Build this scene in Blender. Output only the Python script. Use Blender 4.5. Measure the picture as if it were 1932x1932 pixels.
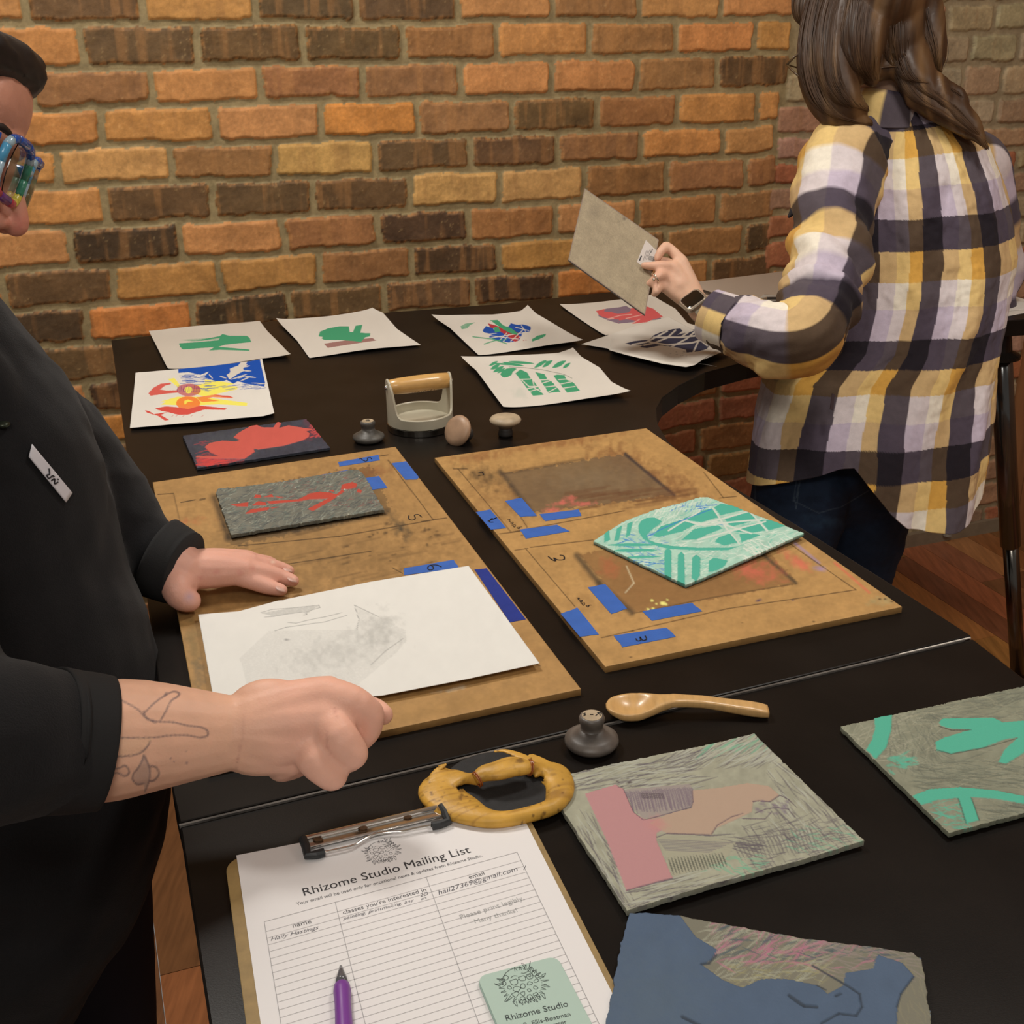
import bpy, bmesh, math, random
import numpy as np
from mathutils import Vector, Matrix
random.seed(7); RNG=np.random.RandomState(11)
PI=math.pi
SC=bpy.context.scene; COL=SC.collection
for o in list(bpy.data.objects): bpy.data.objects.remove(o)

# ------------------------------------------------------------ camera
TZ=0.91                                   # worktable height
HC=0.5726                                 # camera above the table
CAM=np.array([0,0,TZ+HC]); FPX=2270.0
_p=math.radians(22.95); _r=math.radians(-.95)
Fv=np.array([0,math.cos(_p),-math.sin(_p)]); _R=np.array([1.,0,0]); _U=np.cross(_R,Fv)
Rv=_R*math.cos(_r)+_U*math.sin(_r); Uv=_U*math.cos(_r)-_R*math.sin(_r)
cd=bpy.data.cameras.new('camera'); cam=bpy.data.objects.new('camera',cd); COL.objects.link(cam)
cd.sensor_width=36; cd.lens=36*FPX/1932; cd.clip_start=.02
M=Matrix(((Rv[0],Uv[0],-Fv[0],CAM[0]),(Rv[1],Uv[1],-Fv[1],CAM[1]),(Rv[2],Uv[2],-Fv[2],CAM[2]),(0,0,0,1)))
cam.matrix_world=M; SC.camera=cam
# ------------------------------------------------------------ light
SC.view_settings.view_transform='Standard'; SC.view_settings.look='None'
SC.view_settings.gamma=1; SC.view_settings.use_curve_mapping=False; SC.view_settings.exposure=0.0
w=bpy.data.worlds.new('world'); SC.world=w; w.use_nodes=True
w.node_tree.nodes['Background'].inputs[0].default_value=(1,.945,.87,1)
w.node_tree.nodes['Background'].inputs[1].default_value=.26
def area(name,loc,size,power,target,col=(1,.953,.878)):
    l=bpy.data.lights.new(name,'AREA'); l.shape='RECTANGLE'; l.size,l.size_y=size; l.energy=power; l.color=col
    o=bpy.data.objects.new(name,l); COL.objects.link(o); o.location=loc
    o.rotation_euler=(Vector(target)-Vector(loc)).to_track_quat('-Z','Y').to_euler(); return o
area('ceiling_lamp_light_a',(-.75,1.75,2.60),(.35,.35),20,(-.1,1.2,.9))
area('ceiling_lamp_light_b',(.75,1.35,2.62),(.35,.35),13,(.6,1.7,.9))
area('fill_light_c',(-.2,-.7,2.62),(.9,.5),17.5,(.2,1.6,.9))  # weak fill added behind the camera, not a lamp of the room
area('ceiling_lamp_light_d',(2.0,.4,2.62),(.5,.5),8,(1.2,2.4,.9))

# ------------------------------------------------------------ geometry helpers
def ray(p): return Fv+Rv*(p[0]-966)/FPX-Uv*(p[1]-966)/FPX
def refine(V,F,mask,cuts=1):
    b=bmesh.new(); vs=[b.verts.new(v) for v in V]; b.verts.ensure_lookup_table()
    for f in F: b.faces.new([vs[i] for i in f])
    b.verts.index_update(); m=mask(V); ed=[e for e in b.edges if m[e.verts[0].index] and m[e.verts[1].index]]
    bmesh.ops.subdivide_edges(b,edges=ed,cuts=cuts,use_grid_fill=True,smooth=0)
    b.verts.index_update(); V2=np.array([v.co[:] for v in b.verts]); F2=[tuple(v.index for v in f.verts) for f in b.faces]; b.free(); return V2,F2
def at(p,dz=0.0,z=None):                  # a point of the photo on a horizontal plane
    z=TZ+dz if z is None else z
    d=ray(p); return CAM+d*(z-CAM[2])/d[2]
def W(x,y,fd): return CAM+ray((x,y))*fd   # a point of the photo at a depth
def proj(X):
    d=np.asarray(X)-CAM; z=d@Fv
    return np.stack([966+FPX*(d@Rv)/z,966-FPX*(d@Uv)/z],-1)
def zm(ox,oy,s):
    return lambda pts:[(ox+x/s,oy+y/s) for x,y in pts]
A_=zm(200,560,3.864); B_=zm(650,560,3.22); C_=zm(1000,500,3.864); D_=zm(1040,340,4.83); E_=zm(1000,880,2.6833)
G_=zm(1040,1280,3.22); H_=zm(1130,1280,2.409); I_=zm(1280,560,2.963); J_=zm(800,1430,3.848); K_=zm(400,1430,3.848); L_=zm(0,1000,2.542)
def s2l(c):
    c=np.asarray(c,float)/255.0
    return np.where(c<=.04045,c/12.92,((c+.055)/1.055)**2.4)
GAIN=.80
def cc(*c): return np.clip(s2l(c)/GAIN,0,.9)
def _h(ix,iy,seed):
    n=(ix.astype(np.int64)*374761393+iy.astype(np.int64)*668265263+seed*1274126177)&0x7fffffff
    n=((n^(n>>13))*1274126177)&0x7fffffff
    return ((n^(n>>16))&0xffff)/65535.0
def vn(x,y,seed=0):
    x=np.asarray(x,float); y=np.asarray(y,float)
    ix=np.floor(x); iy=np.floor(y); fx=x-ix; fy=y-iy; fx=fx*fx*(3-2*fx); fy=fy*fy*(3-2*fy)
    a=_h(ix,iy,seed); b=_h(ix+1,iy,seed); c=_h(ix,iy+1,seed); d=_h(ix+1,iy+1,seed)
    return (a*(1-fx)+b*fx)*(1-fy)+(c*(1-fx)+d*fx)*fy
def fbm(x,y,seed=0,o=4):
    s=0; a=.5; t=0
    for k in range(o): s=s+a*vn(x*2**k,y*2**k,seed+k*17); t+=a; a*=.5
    return s/t

MATS={}
def mat(name,color=None,rough=.6,metal=0,bump=0,bscale=200,attr=False,spec=.5,vary=0,vscale=30,coat=0,sheen=0,trans=0,stretch=None,sss=0):
    if name in MATS: return MATS[name]
    m=bpy.data.materials.new(name); m.use_nodes=True; nt=m.node_tree; b=nt.nodes['Principled BSDF']
    b.inputs['Roughness'].default_value=rough; b.inputs['Metallic'].default_value=metal
    b.inputs['Specular IOR Level'].default_value=spec
    if coat: b.inputs['Coat Weight'].default_value=coat; b.inputs['Coat Roughness'].default_value=.15
    if sheen: b.inputs['Sheen Weight'].default_value=sheen; b.inputs['Sheen Roughness'].default_value=.6
    if trans: b.inputs['Transmission Weight'].default_value=trans
    if sss: b.inputs['Subsurface Weight'].default_value=sss; b.inputs['Subsurface Radius'].default_value=(.01,.004,.002); b.inputs['Subsurface Scale'].default_value=.5
    tc=nt.nodes.new('ShaderNodeTexCoord'); vec=tc.outputs['Object']
    if stretch:
        mp=nt.nodes.new('ShaderNodeMapping'); mp.inputs['Scale'].default_value=stretch; nt.links.new(vec,mp.inputs[0]); vec=mp.outputs[0]
    src=None
    if attr:
        a=nt.nodes.new('ShaderNodeAttribute'); a.attribute_name='Col'; src=a.outputs['Color']
    if vary or not attr:
        n=nt.nodes.new('ShaderNodeTexNoise'); n.inputs['Scale'].default_value=vscale; n.inputs['Detail'].default_value=5; nt.links.new(vec,n.inputs['Vector'])
        hs=nt.nodes.new('ShaderNodeHueSaturation')
        mr=nt.nodes.new('ShaderNodeMapRange'); mr.inputs['From Min'].default_value=.25; mr.inputs['From Max'].default_value=.75
        mr.inputs['To Min'].default_value=1-vary; mr.inputs['To Max'].default_value=1+vary
        nt.links.new(n.outputs['Fac'],mr.inputs['Value']); nt.links.new(mr.outputs[0],hs.inputs['Value'])
        if src is not None: nt.links.new(src,hs.inputs['Color'])
        else: hs.inputs['Color'].default_value=(*color,1)
        src=hs.outputs[0]
    nt.links.new(src,b.inputs['Base Color'])
    if bump:
        n=nt.nodes.new('ShaderNodeTexNoise'); n.inputs['Scale'].default_value=bscale; n.inputs['Detail'].default_value=4; nt.links.new(vec,n.inputs['Vector'])
        bp=nt.nodes.new('ShaderNodeBump'); bp.inputs['Strength'].default_value=bump; bp.inputs['Distance'].default_value=.001
        nt.links.new(n.outputs['Fac'],bp.inputs['Height']); nt.links.new(bp.outputs[0],b.inputs['Normal'])
    MATS[name]=m; return m

def mesh(name,V,Fc,m,parent=None,smooth=False,col=None,mi=None):
    me=bpy.data.meshes.new(name); me.from_pydata([tuple(v) for v in np.asarray(V,float)] if not isinstance(V,list) else V,[],Fc)
    for q in (m if isinstance(m,(list,tuple)) else [m]): me.materials.append(q)
    if mi is not None: me.polygons.foreach_set('material_index',np.asarray(mi,np.int32))
    if smooth: me.polygons.foreach_set('use_smooth',np.ones(len(me.polygons),bool))
    if col is not None:
        a=me.color_attributes.new('Col','FLOAT_COLOR','POINT'); c=np.ones((len(me.vertices),4),np.float32); c[:,:3]=col
        a.data.foreach_set('color',c.ravel())
    me.update()
    o=bpy.data.objects.new(name,me); COL.objects.link(o)
    if parent is not None: setpar(o,parent)
    return o
def setpar(o,parent):
    bpy.context.view_layer.update()
    o.parent=parent; o.matrix_parent_inverse=parent.matrix_world.inverted()
def tag(o,label=None,cat=None,group=None,kind=None):
    if label: o['label']=label
    if cat: o['category']=cat
    if group: o['group']=group
    if kind: o['kind']=kind
    return o
def empty(name,loc,label,cat,group=None):
    o=bpy.data.objects.new(name,None); COL.objects.link(o); o.location=tuple(loc); o.empty_display_size=.02
    tag(o,label,cat,group); bpy.context.view_layer.update(); return o
class MB:                                  # collects shapes of one part
    def __init__(s): s.V=[]; s.F=[]; s.mi=[]
    def add(s,V,F,mi=0):
        n=len(s.V); s.V+= [tuple(map(float,v)) for v in V]; s.F+=[tuple(i+n for i in f) for f in F]; s.mi+=[mi]*len(F); return s
    def build(s,name,m,parent=None,smooth=False,bevel=0,col=None):
        o=mesh(name,s.V,s.F,m,parent,smooth,col,s.mi)
        if bevel:
            b=o.modifiers.new('bevel','BEVEL'); b.width=bevel; b.segments=2; b.limit_method='ANGLE'
        return o
def box(c,ax,ay,az,hx,hy,hz):
    c=np.asarray(c); ax,ay,az=[np.asarray(a,float) for a in (ax,ay,az)]
    V=[c+ax*hx*i+ay*hy*j+az*hz*k for k in (-1,1) for j in (-1,1) for i in (-1,1)]
    F=[(0,2,3,1),(4,5,7,6),(0,1,5,4),(2,6,7,3),(0,4,6,2),(1,3,7,5)]
    return V,F
def basis(d):
    d=np.asarray(d,float); d=d/np.linalg.norm(d)
    a=np.array([0,0,1.]) if abs(d[2])<.9 else np.array([1.,0,0])
    x=np.cross(a,d); x/=np.linalg.norm(x); return x,np.cross(d,x),d
def crom(P,n):
    P=np.asarray(P,float); Q=np.vstack([2*P[0]-P[1],P,2*P[-1]-P[-2]]); out=[]
    for i in range(len(P)-1):
        p0,p1,p2,p3=Q[i:i+4]
        for k in range(n):
            t=k/n; out.append(.5*((2*p1)+(-p0+p2)*t+(2*p0-5*p1+4*p2-p3)*t*t+(-p0+3*p1-3*p2+p3)*t**3))
    out.append(P[-1]); return np.array(out)
def tube(P,R,seg=12,sub=1,caps=True,up=None,squash=1.0,round_end=False):
    """P: centres, R: radii (or (a,b) pairs); squash scales the radius along 'up'"""
    P=np.asarray(P,float); R=np.asarray(R,float)
    if R.ndim==0: R=np.full(len(P),float(R))
    if R.ndim==1: R=np.stack([R,R*squash],1)
    if sub>1:
        X=crom(np.hstack([P,R]),sub); P=X[:,:3]; R=np.abs(X[:,3:])
    if round_end:
        t0=P[0]-P[1]; t0/=np.linalg.norm(t0); t1=P[-1]-P[-2]; t1/=np.linalg.norm(t1)
        a=[];b=[]
        for k in (80,60,35):
            c,s_=math.cos(math.radians(k)),math.sin(math.radians(k))
            a.append((P[0]+t0*R[0].mean()*s_,R[0]*c)); b.append((P[-1]+t1*R[-1].mean()*s_,R[-1]*c))
        P=np.vstack([[x[0] for x in a],P,[x[0] for x in b[::-1]]]); R=np.vstack([[x[1] for x in a],R,[x[1] for x in b[::-1]]])
    n=len(P); T=np.gradient(P,axis=0); T/=np.linalg.norm(T,axis=1)[:,None]+1e-12
    if up is None: x,_,_=basis(T[0])
    V=[];F=[]
    for i in range(n):
        if up is not None:
            y=np.asarray(up,float)-T[i]*(np.asarray(up,float)@T[i]); y/=np.linalg.norm(y); x=np.cross(y,T[i])
        else:
            x=x-T[i]*(x@T[i]); x/=np.linalg.norm(x); y=np.cross(T[i],x)
        for k in range(seg):
            a=2*PI*k/seg; V.append(P[i]+x*math.cos(a)*R[i,0]+y*math.sin(a)*R[i,1])
    for i in range(n-1):
        for k in range(seg):
            F.append((i*seg+k,i*seg+(k+1)%seg,(i+1)*seg+(k+1)%seg,(i+1)*seg+k))
    if caps: F.append(tuple(range(seg))[::-1]); F.append(tuple((n-1)*seg+k for k in range(seg)))
    return V,F
def lathe(prof,seg=32,c=(0,0,0),axis=(0,0,1)):
    x,y,d=basis(axis); c=np.asarray(c,float); V=[];F=[]
    for r,z in prof:
        for k in range(seg):
            a=2*PI*k/seg; V.append(c+d*z+(x*math.cos(a)+y*math.sin(a))*max(r,1e-5))
    for i in range(len(prof)-1):
        for k in range(seg): F.append((i*seg+k,i*seg+(k+1)%seg,(i+1)*seg+(k+1)%seg,(i+1)*seg+k))
    F.append(tuple(range(seg))[::-1]); F.append(tuple((len(prof)-1)*seg+k for k in range(seg)))
    return V,F
def ball(c,rx,ry,rz,ax=None,seg=20,rings=12):
    if ax is None: ax=(np.array([1.,0,0]),np.array([0,1.,0]),np.array([0,0,1.]))
    V=[];F=[]; c=np.asarray(c,float)
    for i in range(rings+1):
        t=PI*i/rings
        for k in range(seg):
            a=2*PI*k/seg; s_=max(math.sin(t),.002)
            V.append(c+ax[0]*rx*s_*math.cos(a)+ax[1]*ry*s_*math.sin(a)+ax[2]*rz*math.cos(t))
    for i in range(rings):
        for k in range(seg): F.append((i*seg+k,(i+1)*seg+k,(i+1)*seg+(k+1)%seg,i*seg+(k+1)%seg))
    F.append(tuple(range(seg))); F.append(tuple(rings*seg+k for k in range(seg))[::-1])
    return V,F
def remesh(shapes,voxel,smooth=4,factor=.5):
    """fuse closed shapes into one continuous skin; returns vertices, faces"""
    b=MB()
    for s in shapes: b.add(*s)
    me=bpy.data.meshes.new('t'); me.from_pydata(b.V,[],b.F); o=bpy.data.objects.new('t',me); COL.objects.link(o)
    bm=bmesh.new(); bm.from_mesh(me); bmesh.ops.recalc_face_normals(bm,faces=bm.faces); bm.to_mesh(me); bm.free()
    r=o.modifiers.new('r','REMESH'); r.mode='VOXEL'; r.voxel_size=voxel
    if smooth:
        s=o.modifiers.new('s','SMOOTH'); s.iterations=smooth; s.factor=factor
    dg=bpy.context.evaluated_depsgraph_get(); me2=bpy.data.meshes.new_from_object(o.evaluated_get(dg))
    V=np.empty(len(me2.vertices)*3); me2.vertices.foreach_get('co',V); V=V.reshape(-1,3)
    F=[tuple(p.vertices) for p in me2.polygons]
    bpy.data.objects.remove(o); bpy.data.meshes.remove(me); bpy.data.meshes.remove(me2)
    return V,F

# ------------------------------------------------------------ painting surface colour on dense grids
class Paint:
    def __init__(s,px,base):
        s.p=px; s.c=np.tile(np.asarray(base,float),(len(px),1)); s.h=np.zeros(len(px))
    def inside(s,pts):
        P=s.p; pts=np.asarray(pts,float)
        lo=pts.min(0); hi=pts.max(0)
        idx=np.nonzero((P[:,0]>=lo[0])&(P[:,0]<=hi[0])&(P[:,1]>=lo[1])&(P[:,1]<=hi[1]))[0]
        if len(idx)==0: return idx
        x=P[idx,0]; y=P[idx,1]; r=np.zeros(len(idx),bool); n=len(pts)
        for i in range(n):
            x0,y0=pts[i]; x1,y1=pts[(i+1)%n]
            if y0==y1: continue
            c=((y0>y)!=(y1>y))&(x<(x1-x0)*(y-y0)/(y1-y0)+x0); r^=c
        return idx[r]
    def mix(s,idx,col,a):
        a=np.asarray(a)
        if a.ndim==0: a=np.full(len(idx),float(a))
        s.c[idx]=s.c[idx]*(1-a[:,None])+np.asarray(col)*a[:,None]
    def poly(s,pts,col,a=1.0,h=None,tex=0,seed=0,rag=0):
        if rag:
            q=s.p.copy(); s.p=q+rag*(np.stack([fbm(q[:,0]/5,q[:,1]/5,seed+3,3),fbm(q[:,0]/5,q[:,1]/5,seed+9,3)],1)-.5)
        idx=s.inside(pts)
        if rag: s.p=q
        if len(idx)==0: return idx
        aa=np.full(len(idx),a)
        if tex: aa=aa*np.clip(1.15-tex*2*np.abs(fbm(s.p[idx,0]/2.2,s.p[idx,1]/2.2,seed)-.35),0,1)
        s.mix(idx,col,aa)
        if h is not None: s.h[idx]=h
        return idx
    def dist(s,a,b,pad):
        P=s.p; lo=np.minimum(a,b)-pad; hi=np.maximum(a,b)+pad
        idx=np.nonzero((P[:,0]>=lo[0])&(P[:,0]<=hi[0])&(P[:,1]>=lo[1])&(P[:,1]<=hi[1]))[0]
        a=np.asarray(a,float); d=np.asarray(b,float)-a; L=d@d+1e-9
        q=P[idx]-a; t=np.clip(q@d/L,0,1); return idx,np.linalg.norm(q-t[:,None]*d,axis=1),t
    def stroke(s,pts,w,col,a=1.0,h=None,soft=.6,taper=False):
        for i in range(len(pts)-1):
            idx,d,t=s.dist(np.array(pts[i],float),np.array(pts[i+1],float),w+soft)
            ww=w/2*(np.sin(np.clip(t,.03,.97)*PI)**.6 if taper else 1)
            k=np.clip((ww+soft/2-d)/soft,0,1)*a
            s.mix(idx,col,k)
            if h is not None: s.h[idx]=np.where(k>.4,h,s.h[idx])
    def blob(s,c,r,col,a=1.0,rot=0,n=.5,seed=1,p=1.0):
        q=s.p-np.array(c); ca,sa=math.cos(rot),math.sin(rot)
        u=(q[:,0]*ca+q[:,1]*sa)/r[0]; v=(-q[:,0]*sa+q[:,1]*ca)/r[1]
        d=np.sqrt(u*u+v*v)
        idx=np.nonzero(d<1.4)[0]
        k=np.clip((1-d[idx])+n*(fbm(s.p[idx,0]/9,s.p[idx,1]/9,seed)-.5)*2,0,1)**p*a
        s.mix(idx,col,np.clip(k,0,1))
    def grain(s,amt,sc=3.0,seed=5,sx=1,sy=1):
        f=1+amt*(fbm(s.p[:,0]/sc*sx,s.p[:,1]/sc*sy,seed,4)-.5)*2
        s.c*=f[:,None]
def coons(E0,E1,E2,E3,nu,nv):
    """far, right, near, left edges, each a polyline of world xy, far: L->R, right: far->near, near: L->R, left: far->near"""
    def rs(E,n):
        E=np.asarray(E,float); d=np.r_[0,np.cumsum(np.linalg.norm(np.diff(E,axis=0),axis=1))]; d/=d[-1]
        t=np.linspace(0,1,n+1); return np.stack([np.interp(t,d,E[:,k]) for k in range(E.shape[1])],1)
    a=rs(E0,nu); b=rs(E1,nv); c=rs(E2,nu); d=rs(E3,nv)
    u=np.linspace(0,1,nu+1)[None,:,None]; v=np.linspace(0,1,nv+1)[:,None,None]
    return (1-v)*a[None]+v*c[None]+(1-u)*d[:,None]+u*b[:,None]-((1-u)*(1-v)*a[0]+u*(1-v)*a[-1]+(1-u)*v*c[0]+u*v*c[-1])
def slab(name,corners,dz,thick,res,m,paint=None,edges=None,zf=None,base=(.8,.8,.8),parent=None,rough_edge=0,relief=0,seed=0,edgecol=None,smooth=True):
    """a sheet or plate lying at height dz above the table. corners far-left, far-right, near-right, near-left (photo pixels); edges: extra points"""
    c=[at(p,dz+thick)[:2] for p in corners]; e=edges or {}
    ex=lambda k:[at(p,dz+thick)[:2] for p in e.get(k,[])]
    E0=[c[0]]+ex('far')+[c[1]]; E1=[c[1]]+ex('right')+[c[2]]; E2=[c[3]]+ex('near')+[c[2]]; E3=[c[0]]+ex('left')+[c[3]]
    lu=max(np.linalg.norm(c[1]-c[0]),np.linalg.norm(c[2]-c[3])); lv=max(np.linalg.norm(c[3]-c[0]),np.linalg.norm(c[2]-c[1]))
    nu=int(lu/res); nv=int(lv/res)
    G=coons(E0,E1,E2,E3,nu,nv)
    if rough_edge:
        t=np.linspace(0,1,nv+1)[:,None]; s_=np.linspace(0,1,nu+1)[None,:]
        x,y=G[...,0]*220,G[...,1]*220
        wob=np.stack([fbm(x,y,seed+1,3)-.5,fbm(x,y,seed+2,3)-.5],-1)*rough_edge*2
        edge=np.clip(1-np.minimum(np.minimum(t,1-t)*nv,np.minimum(s_,1-s_)*nu)*res/.006,0,1)[...,None]
        G=G+wob*edge
    P=G.reshape(-1,2); top=np.c_[P,np.full(len(P),TZ+dz+thick)]
    pt=Paint(proj(top),base)
    if paint: paint(pt)
    N=len(P); zoff=np.zeros(N)
    uu,vv=np.meshgrid(np.linspace(0,1,nu+1),np.linspace(0,1,nv+1)); uu=uu.ravel(); vv=vv.ravel()
    if zf is not None: zoff=zf(uu,vv)
    top[:,2]+=zoff+pt.h*relief
    ring=[j for j in range(nu+1)]+[(i)*(nu+1)+nu for i in range(1,nv+1)]+[nv*(nu+1)+j for j in range(nu-1,-1,-1)]+[i*(nu+1) for i in range(nv-1,0,-1)]
    I=np.arange(nv)[:,None]*(nu+1)+np.arange(nu)[None,:]; I=I.ravel()
    q=np.stack([I,I+nu+1,I+nu+2,I+1],1)
    ring=np.array(ring); nr=len(ring)
    bot=top.copy(); bot[:,2]=TZ+dz+zoff
    V=np.vstack([top,bot]); qb=q[:,::-1]+N
    sd=np.stack([ring,np.roll(ring,-1),np.roll(ring,-1)+N,ring+N],1)
    Fa=np.vstack([q,qb,sd])
    colr=np.vstack([pt.c,np.tile(edgecol if edgecol is not None else base,(N,1))])
    me=bpy.data.meshes.new(name); nf=len(Fa)
    me.vertices.add(len(V)); me.vertices.foreach_set('co',V.astype(np.float32).ravel())
    me.loops.add(nf*4); me.loops.foreach_set('vertex_index',Fa.astype(np.int32).ravel())
    me.polygons.add(nf); me.polygons.foreach_set('loop_start',np.arange(nf,dtype=np.int32)*4)
    sm=np.zeros(nf,bool); sm[:len(q)]=smooth; me.polygons.foreach_set('use_smooth',sm)
    me.update(calc_edges=True); me.materials.append(m)
    a=me.color_attributes.new('Col','FLOAT_COLOR','POINT'); cl=np.ones((len(V),4),np.float32); cl[:,:3]=np.clip(colr,0,.95); a.data.foreach_set('color',cl.ravel())
    cen=V.mean(0); cen[2]=TZ+dz
    me.transform(Matrix.Translation(-Vector(cen)))
    o=bpy.data.objects.new(name,me); COL.objects.link(o); o.location=cen
    if parent is not None: setpar(o,parent)
    return o

# ------------------------------------------------------------ the room
TH=math.radians(19.5); WU=np.array([math.cos(TH),math.sin(TH),0]); WN=np.array([-math.sin(TH),math.cos(TH),0])
_k=(HC+TZ)/(HC+.727)                                       # brick wall stands a hand's breadth behind the table
P0w=np.array([0.0447*_k,2.4713*_k,0])
def wallp(p):
    d=ray(p); t=((P0w-CAM)@WN)/(d@WN); X=CAM+t*d; return (X-P0w)@WU,X[2]
wood_floor=mat('floor_wood',(.13,.045,.018),rough=.38,vary=.35,vscale=3,stretch=(1,1,1),bump=.1,bscale=60,spec=.4)
def plank_floor():
    b=MB(); rr=random.Random(3); wd=.083; d=np.array([math.sin(TH),-math.cos(TH),0]); u=WU
    V=[];F=[];c=[]
    for i in range(-24,30):
        s=rr.uniform(0,1.2); y=-1.2-s
        while y<6:
            L=rr.uniform(.7,1.6); k=rr.uniform(.55,1.35); col=np.array([.36,.145,.058])*k*np.array([1,rr.uniform(.85,1.2),rr.uniform(.8,1.2)])
            for (cx,w_,zz,cl) in ((i*wd,wd/2-.0007,0,col),):
                c0=P0w+u*cx+d*(y+L/2); c0[2]=0
                v,f=box(c0+np.array([0,0,-.01]),u,d,(0,0,1),w_,L/2-.0007,.01); n=len(V); V+=list(v); F+=[tuple(a+n for a in q) for q in f]; c+=[cl]*8
            y+=L
    return V,F,c
V,F,c=plank_floor()
fm=mat('floor_planks',rough=.33,attr=True,vary=.3,vscale=9,stretch=(9,1,1),bump=.12,bscale=40,spec=.4)
tag(mesh('floor',V,F,fm,col=np.array(c)),kind='structure')
PAL={'o':(184,130,76),'O':(198,130,66),'l':(190,146,90),'m':(146,104,64),'d':(100,76,48),'D':(78,59,40),'r':(156,98,68),'g':(160,142,112),'p':(162,128,102)}
def build_wall():
    J=[(44,42.5,37.5),(131,118,105),(205,190,174),(281,261,241),(353,332,301),(434,403,367),(512,470,430),(591,537,490),(664,601,546)]
    US=np.array([wallp((x,300))[0] for x in (0,640,1280)])
    JZ=[[wallp((x,y))[1] for x,y in zip((0,640,1280),j)] for j in J]
    low=[wallp((x,y))[1] for x,y in ((140,722),(160,782),(190,839),(220,894))]
    for z in low: JZ.append([z]*3)
    while JZ[-1][0]>0: JZ.append([JZ[-1][0]-.0785]*3)
    JZ.insert(0,[JZ[0][0]+.086,JZ[0][1]+.086,JZ[0][2]+.084])
    for k in range(13): JZ.insert(0,[z+.079 for z in JZ[0]])
    jz=lambda r,u: np.interp(u,US,JZ[r])
    rows={0:([43,265,482,671,862,1039,1203,1361,1496],'ododdomoo'),
     1:([152,371,571,759,936,1109,1271,1423,1491],'odddmomoo' ),
     2:([60,285,490,683,868,1039,1200,1351,1486],'omommoomd'),
     3:([192,406,606,789,963,1127,1277,1423,1469],'ooooOmdmoo'[1:]),
     4:([108,323,517,708,885,1052,1208,1358,1457],'olmlddmoo'),
     5:([199,402,591,772,941,1100,1254,1400,1459],'odddllmmm'),
     6:([134,341,535,713,883,1046,1198,1347,1454],'oDomDmomm'),
     7:([7,215,417,604,776,941,1100,1250,1396,1449],'mdoomDodmD'),
     8:([164,368,550,728,892,1049,1200,1330,1449],'DODddDOod'),
     9:([-110,74,290],'omd'),10:([-40,167,370],'doD'),11:([-100,110,250],'moO'),12:([0,203,400],'mod'),13:([90,245],'or')}
    off=14; bricks=[]; rr=random.Random(5)
    ymid=[6,85,160,235,315,390,465,543,620,690,750,810,866,920]
    uc0=wallp((1470,300))[0]
    jl=[1496,1491,1486,1469,1457,1459,1454,1449,1449]
    for r in range(1,len(JZ)):
        i=r-off
        segs=[]
        if i in rows:
            xs,cs=rows[i]; us=[wallp((x,ymid[i]))[0] for x in xs]
            prev=us[0]-.215
            for k,u in enumerate(us): segs.append((prev,u,cs[k%len(cs)])); prev=u
            u=segs[0][0]
            while u>-2.6: n=u-rr.uniform(.2,.225); segs.append((n,u,rr.choice('ooodmlD'))); u=n
            end=uc0 if i>8 else prev; 
        else: prev=-2.6+rr.uniform(0,.2); end=uc0
        if prev<uc0-.03:
            while prev<uc0-.02:
                n=min(prev+rr.uniform(.2,.225),uc0)
                if uc0-n<.06: n=uc0
                segs.append((prev,n,rr.choice('oodmolDr' if i<9 else 'rrmorm'))); prev=n
        if i>8 or i<0: pass
        for a,b_,c_ in segs:
            um=(a+b_)/2; bricks.append((a+.0075,b_-.0075,jz(r,um)+.0072,jz(r-1,um)-.0072,c_,(jz(r,b_)-jz(r,a))/(b_-a)))
    # older masonry to the right of the toothed joint
    ry=[5,62,121,182,236,282,326,371,418,469,520,575]; zz=[wallp((1860,y))[1] for y in ry]
    while zz[0]<2.7: zz.insert(0,zz[0]+.077)
    n0=len(zz)-len(ry)
    while zz[-1]>0: zz.append(zz[-1]-.077)
    for k in range(1,len(zz)):
        i=k-n0
        ue=wallp((jl[min(max(i-0,0),8)],300))[0] if -1<i<10 else uc0
        u=ue+.0; pal='gggpgp' if i<5 else ('rprprog' if i<12 else 'ppgpr')
        while u<2.4:
            L=rr.choice([.125,.13,.14,.12,.145,.225 if i>3 else .13]); bricks.append((u+.007,u+L-.007,zz[k]+.007,zz[k-1]-.007,rr.choice(pal),0)); u+=L
    def patch(u0,u1,z0,z1,st):
        nu=int((u1-u0)/st); nz=int((z1-z0)/st)
        U=np.linspace(u0,u1,nu+1); Z=np.linspace(z0,z1,nz+1); UU,ZZ=np.meshgrid(U,Z)
        mor=s2l((148,131,94))*1.1; mor2=s2l((158,142,112))
        t=np.clip((UU-uc0)/.05,0,1)[...,None]
        col=(mor*(1-t)+mor2*t)*(1+.55*(fbm(UU*55,ZZ*55,2)[...,None]-.5))
        H=.0018*fbm(UU*40,ZZ*40,8)+.0022*fbm(UU*9,ZZ*9,4)
        wx=(fbm(UU*38,ZZ*38,21,4)-.5)*.010+(fbm(UU*9,ZZ*9,25,2)-.5)*.010; wz=(fbm(UU*38,ZZ*38,31,4)-.5)*.011+(fbm(UU*9,ZZ*9,35,2)-.5)*.010
        fine=fbm(UU*160,ZZ*160,41,3); med=fbm(UU*26,ZZ*30,51,4); streak=fbm(UU*60,ZZ*6,61,3)
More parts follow.
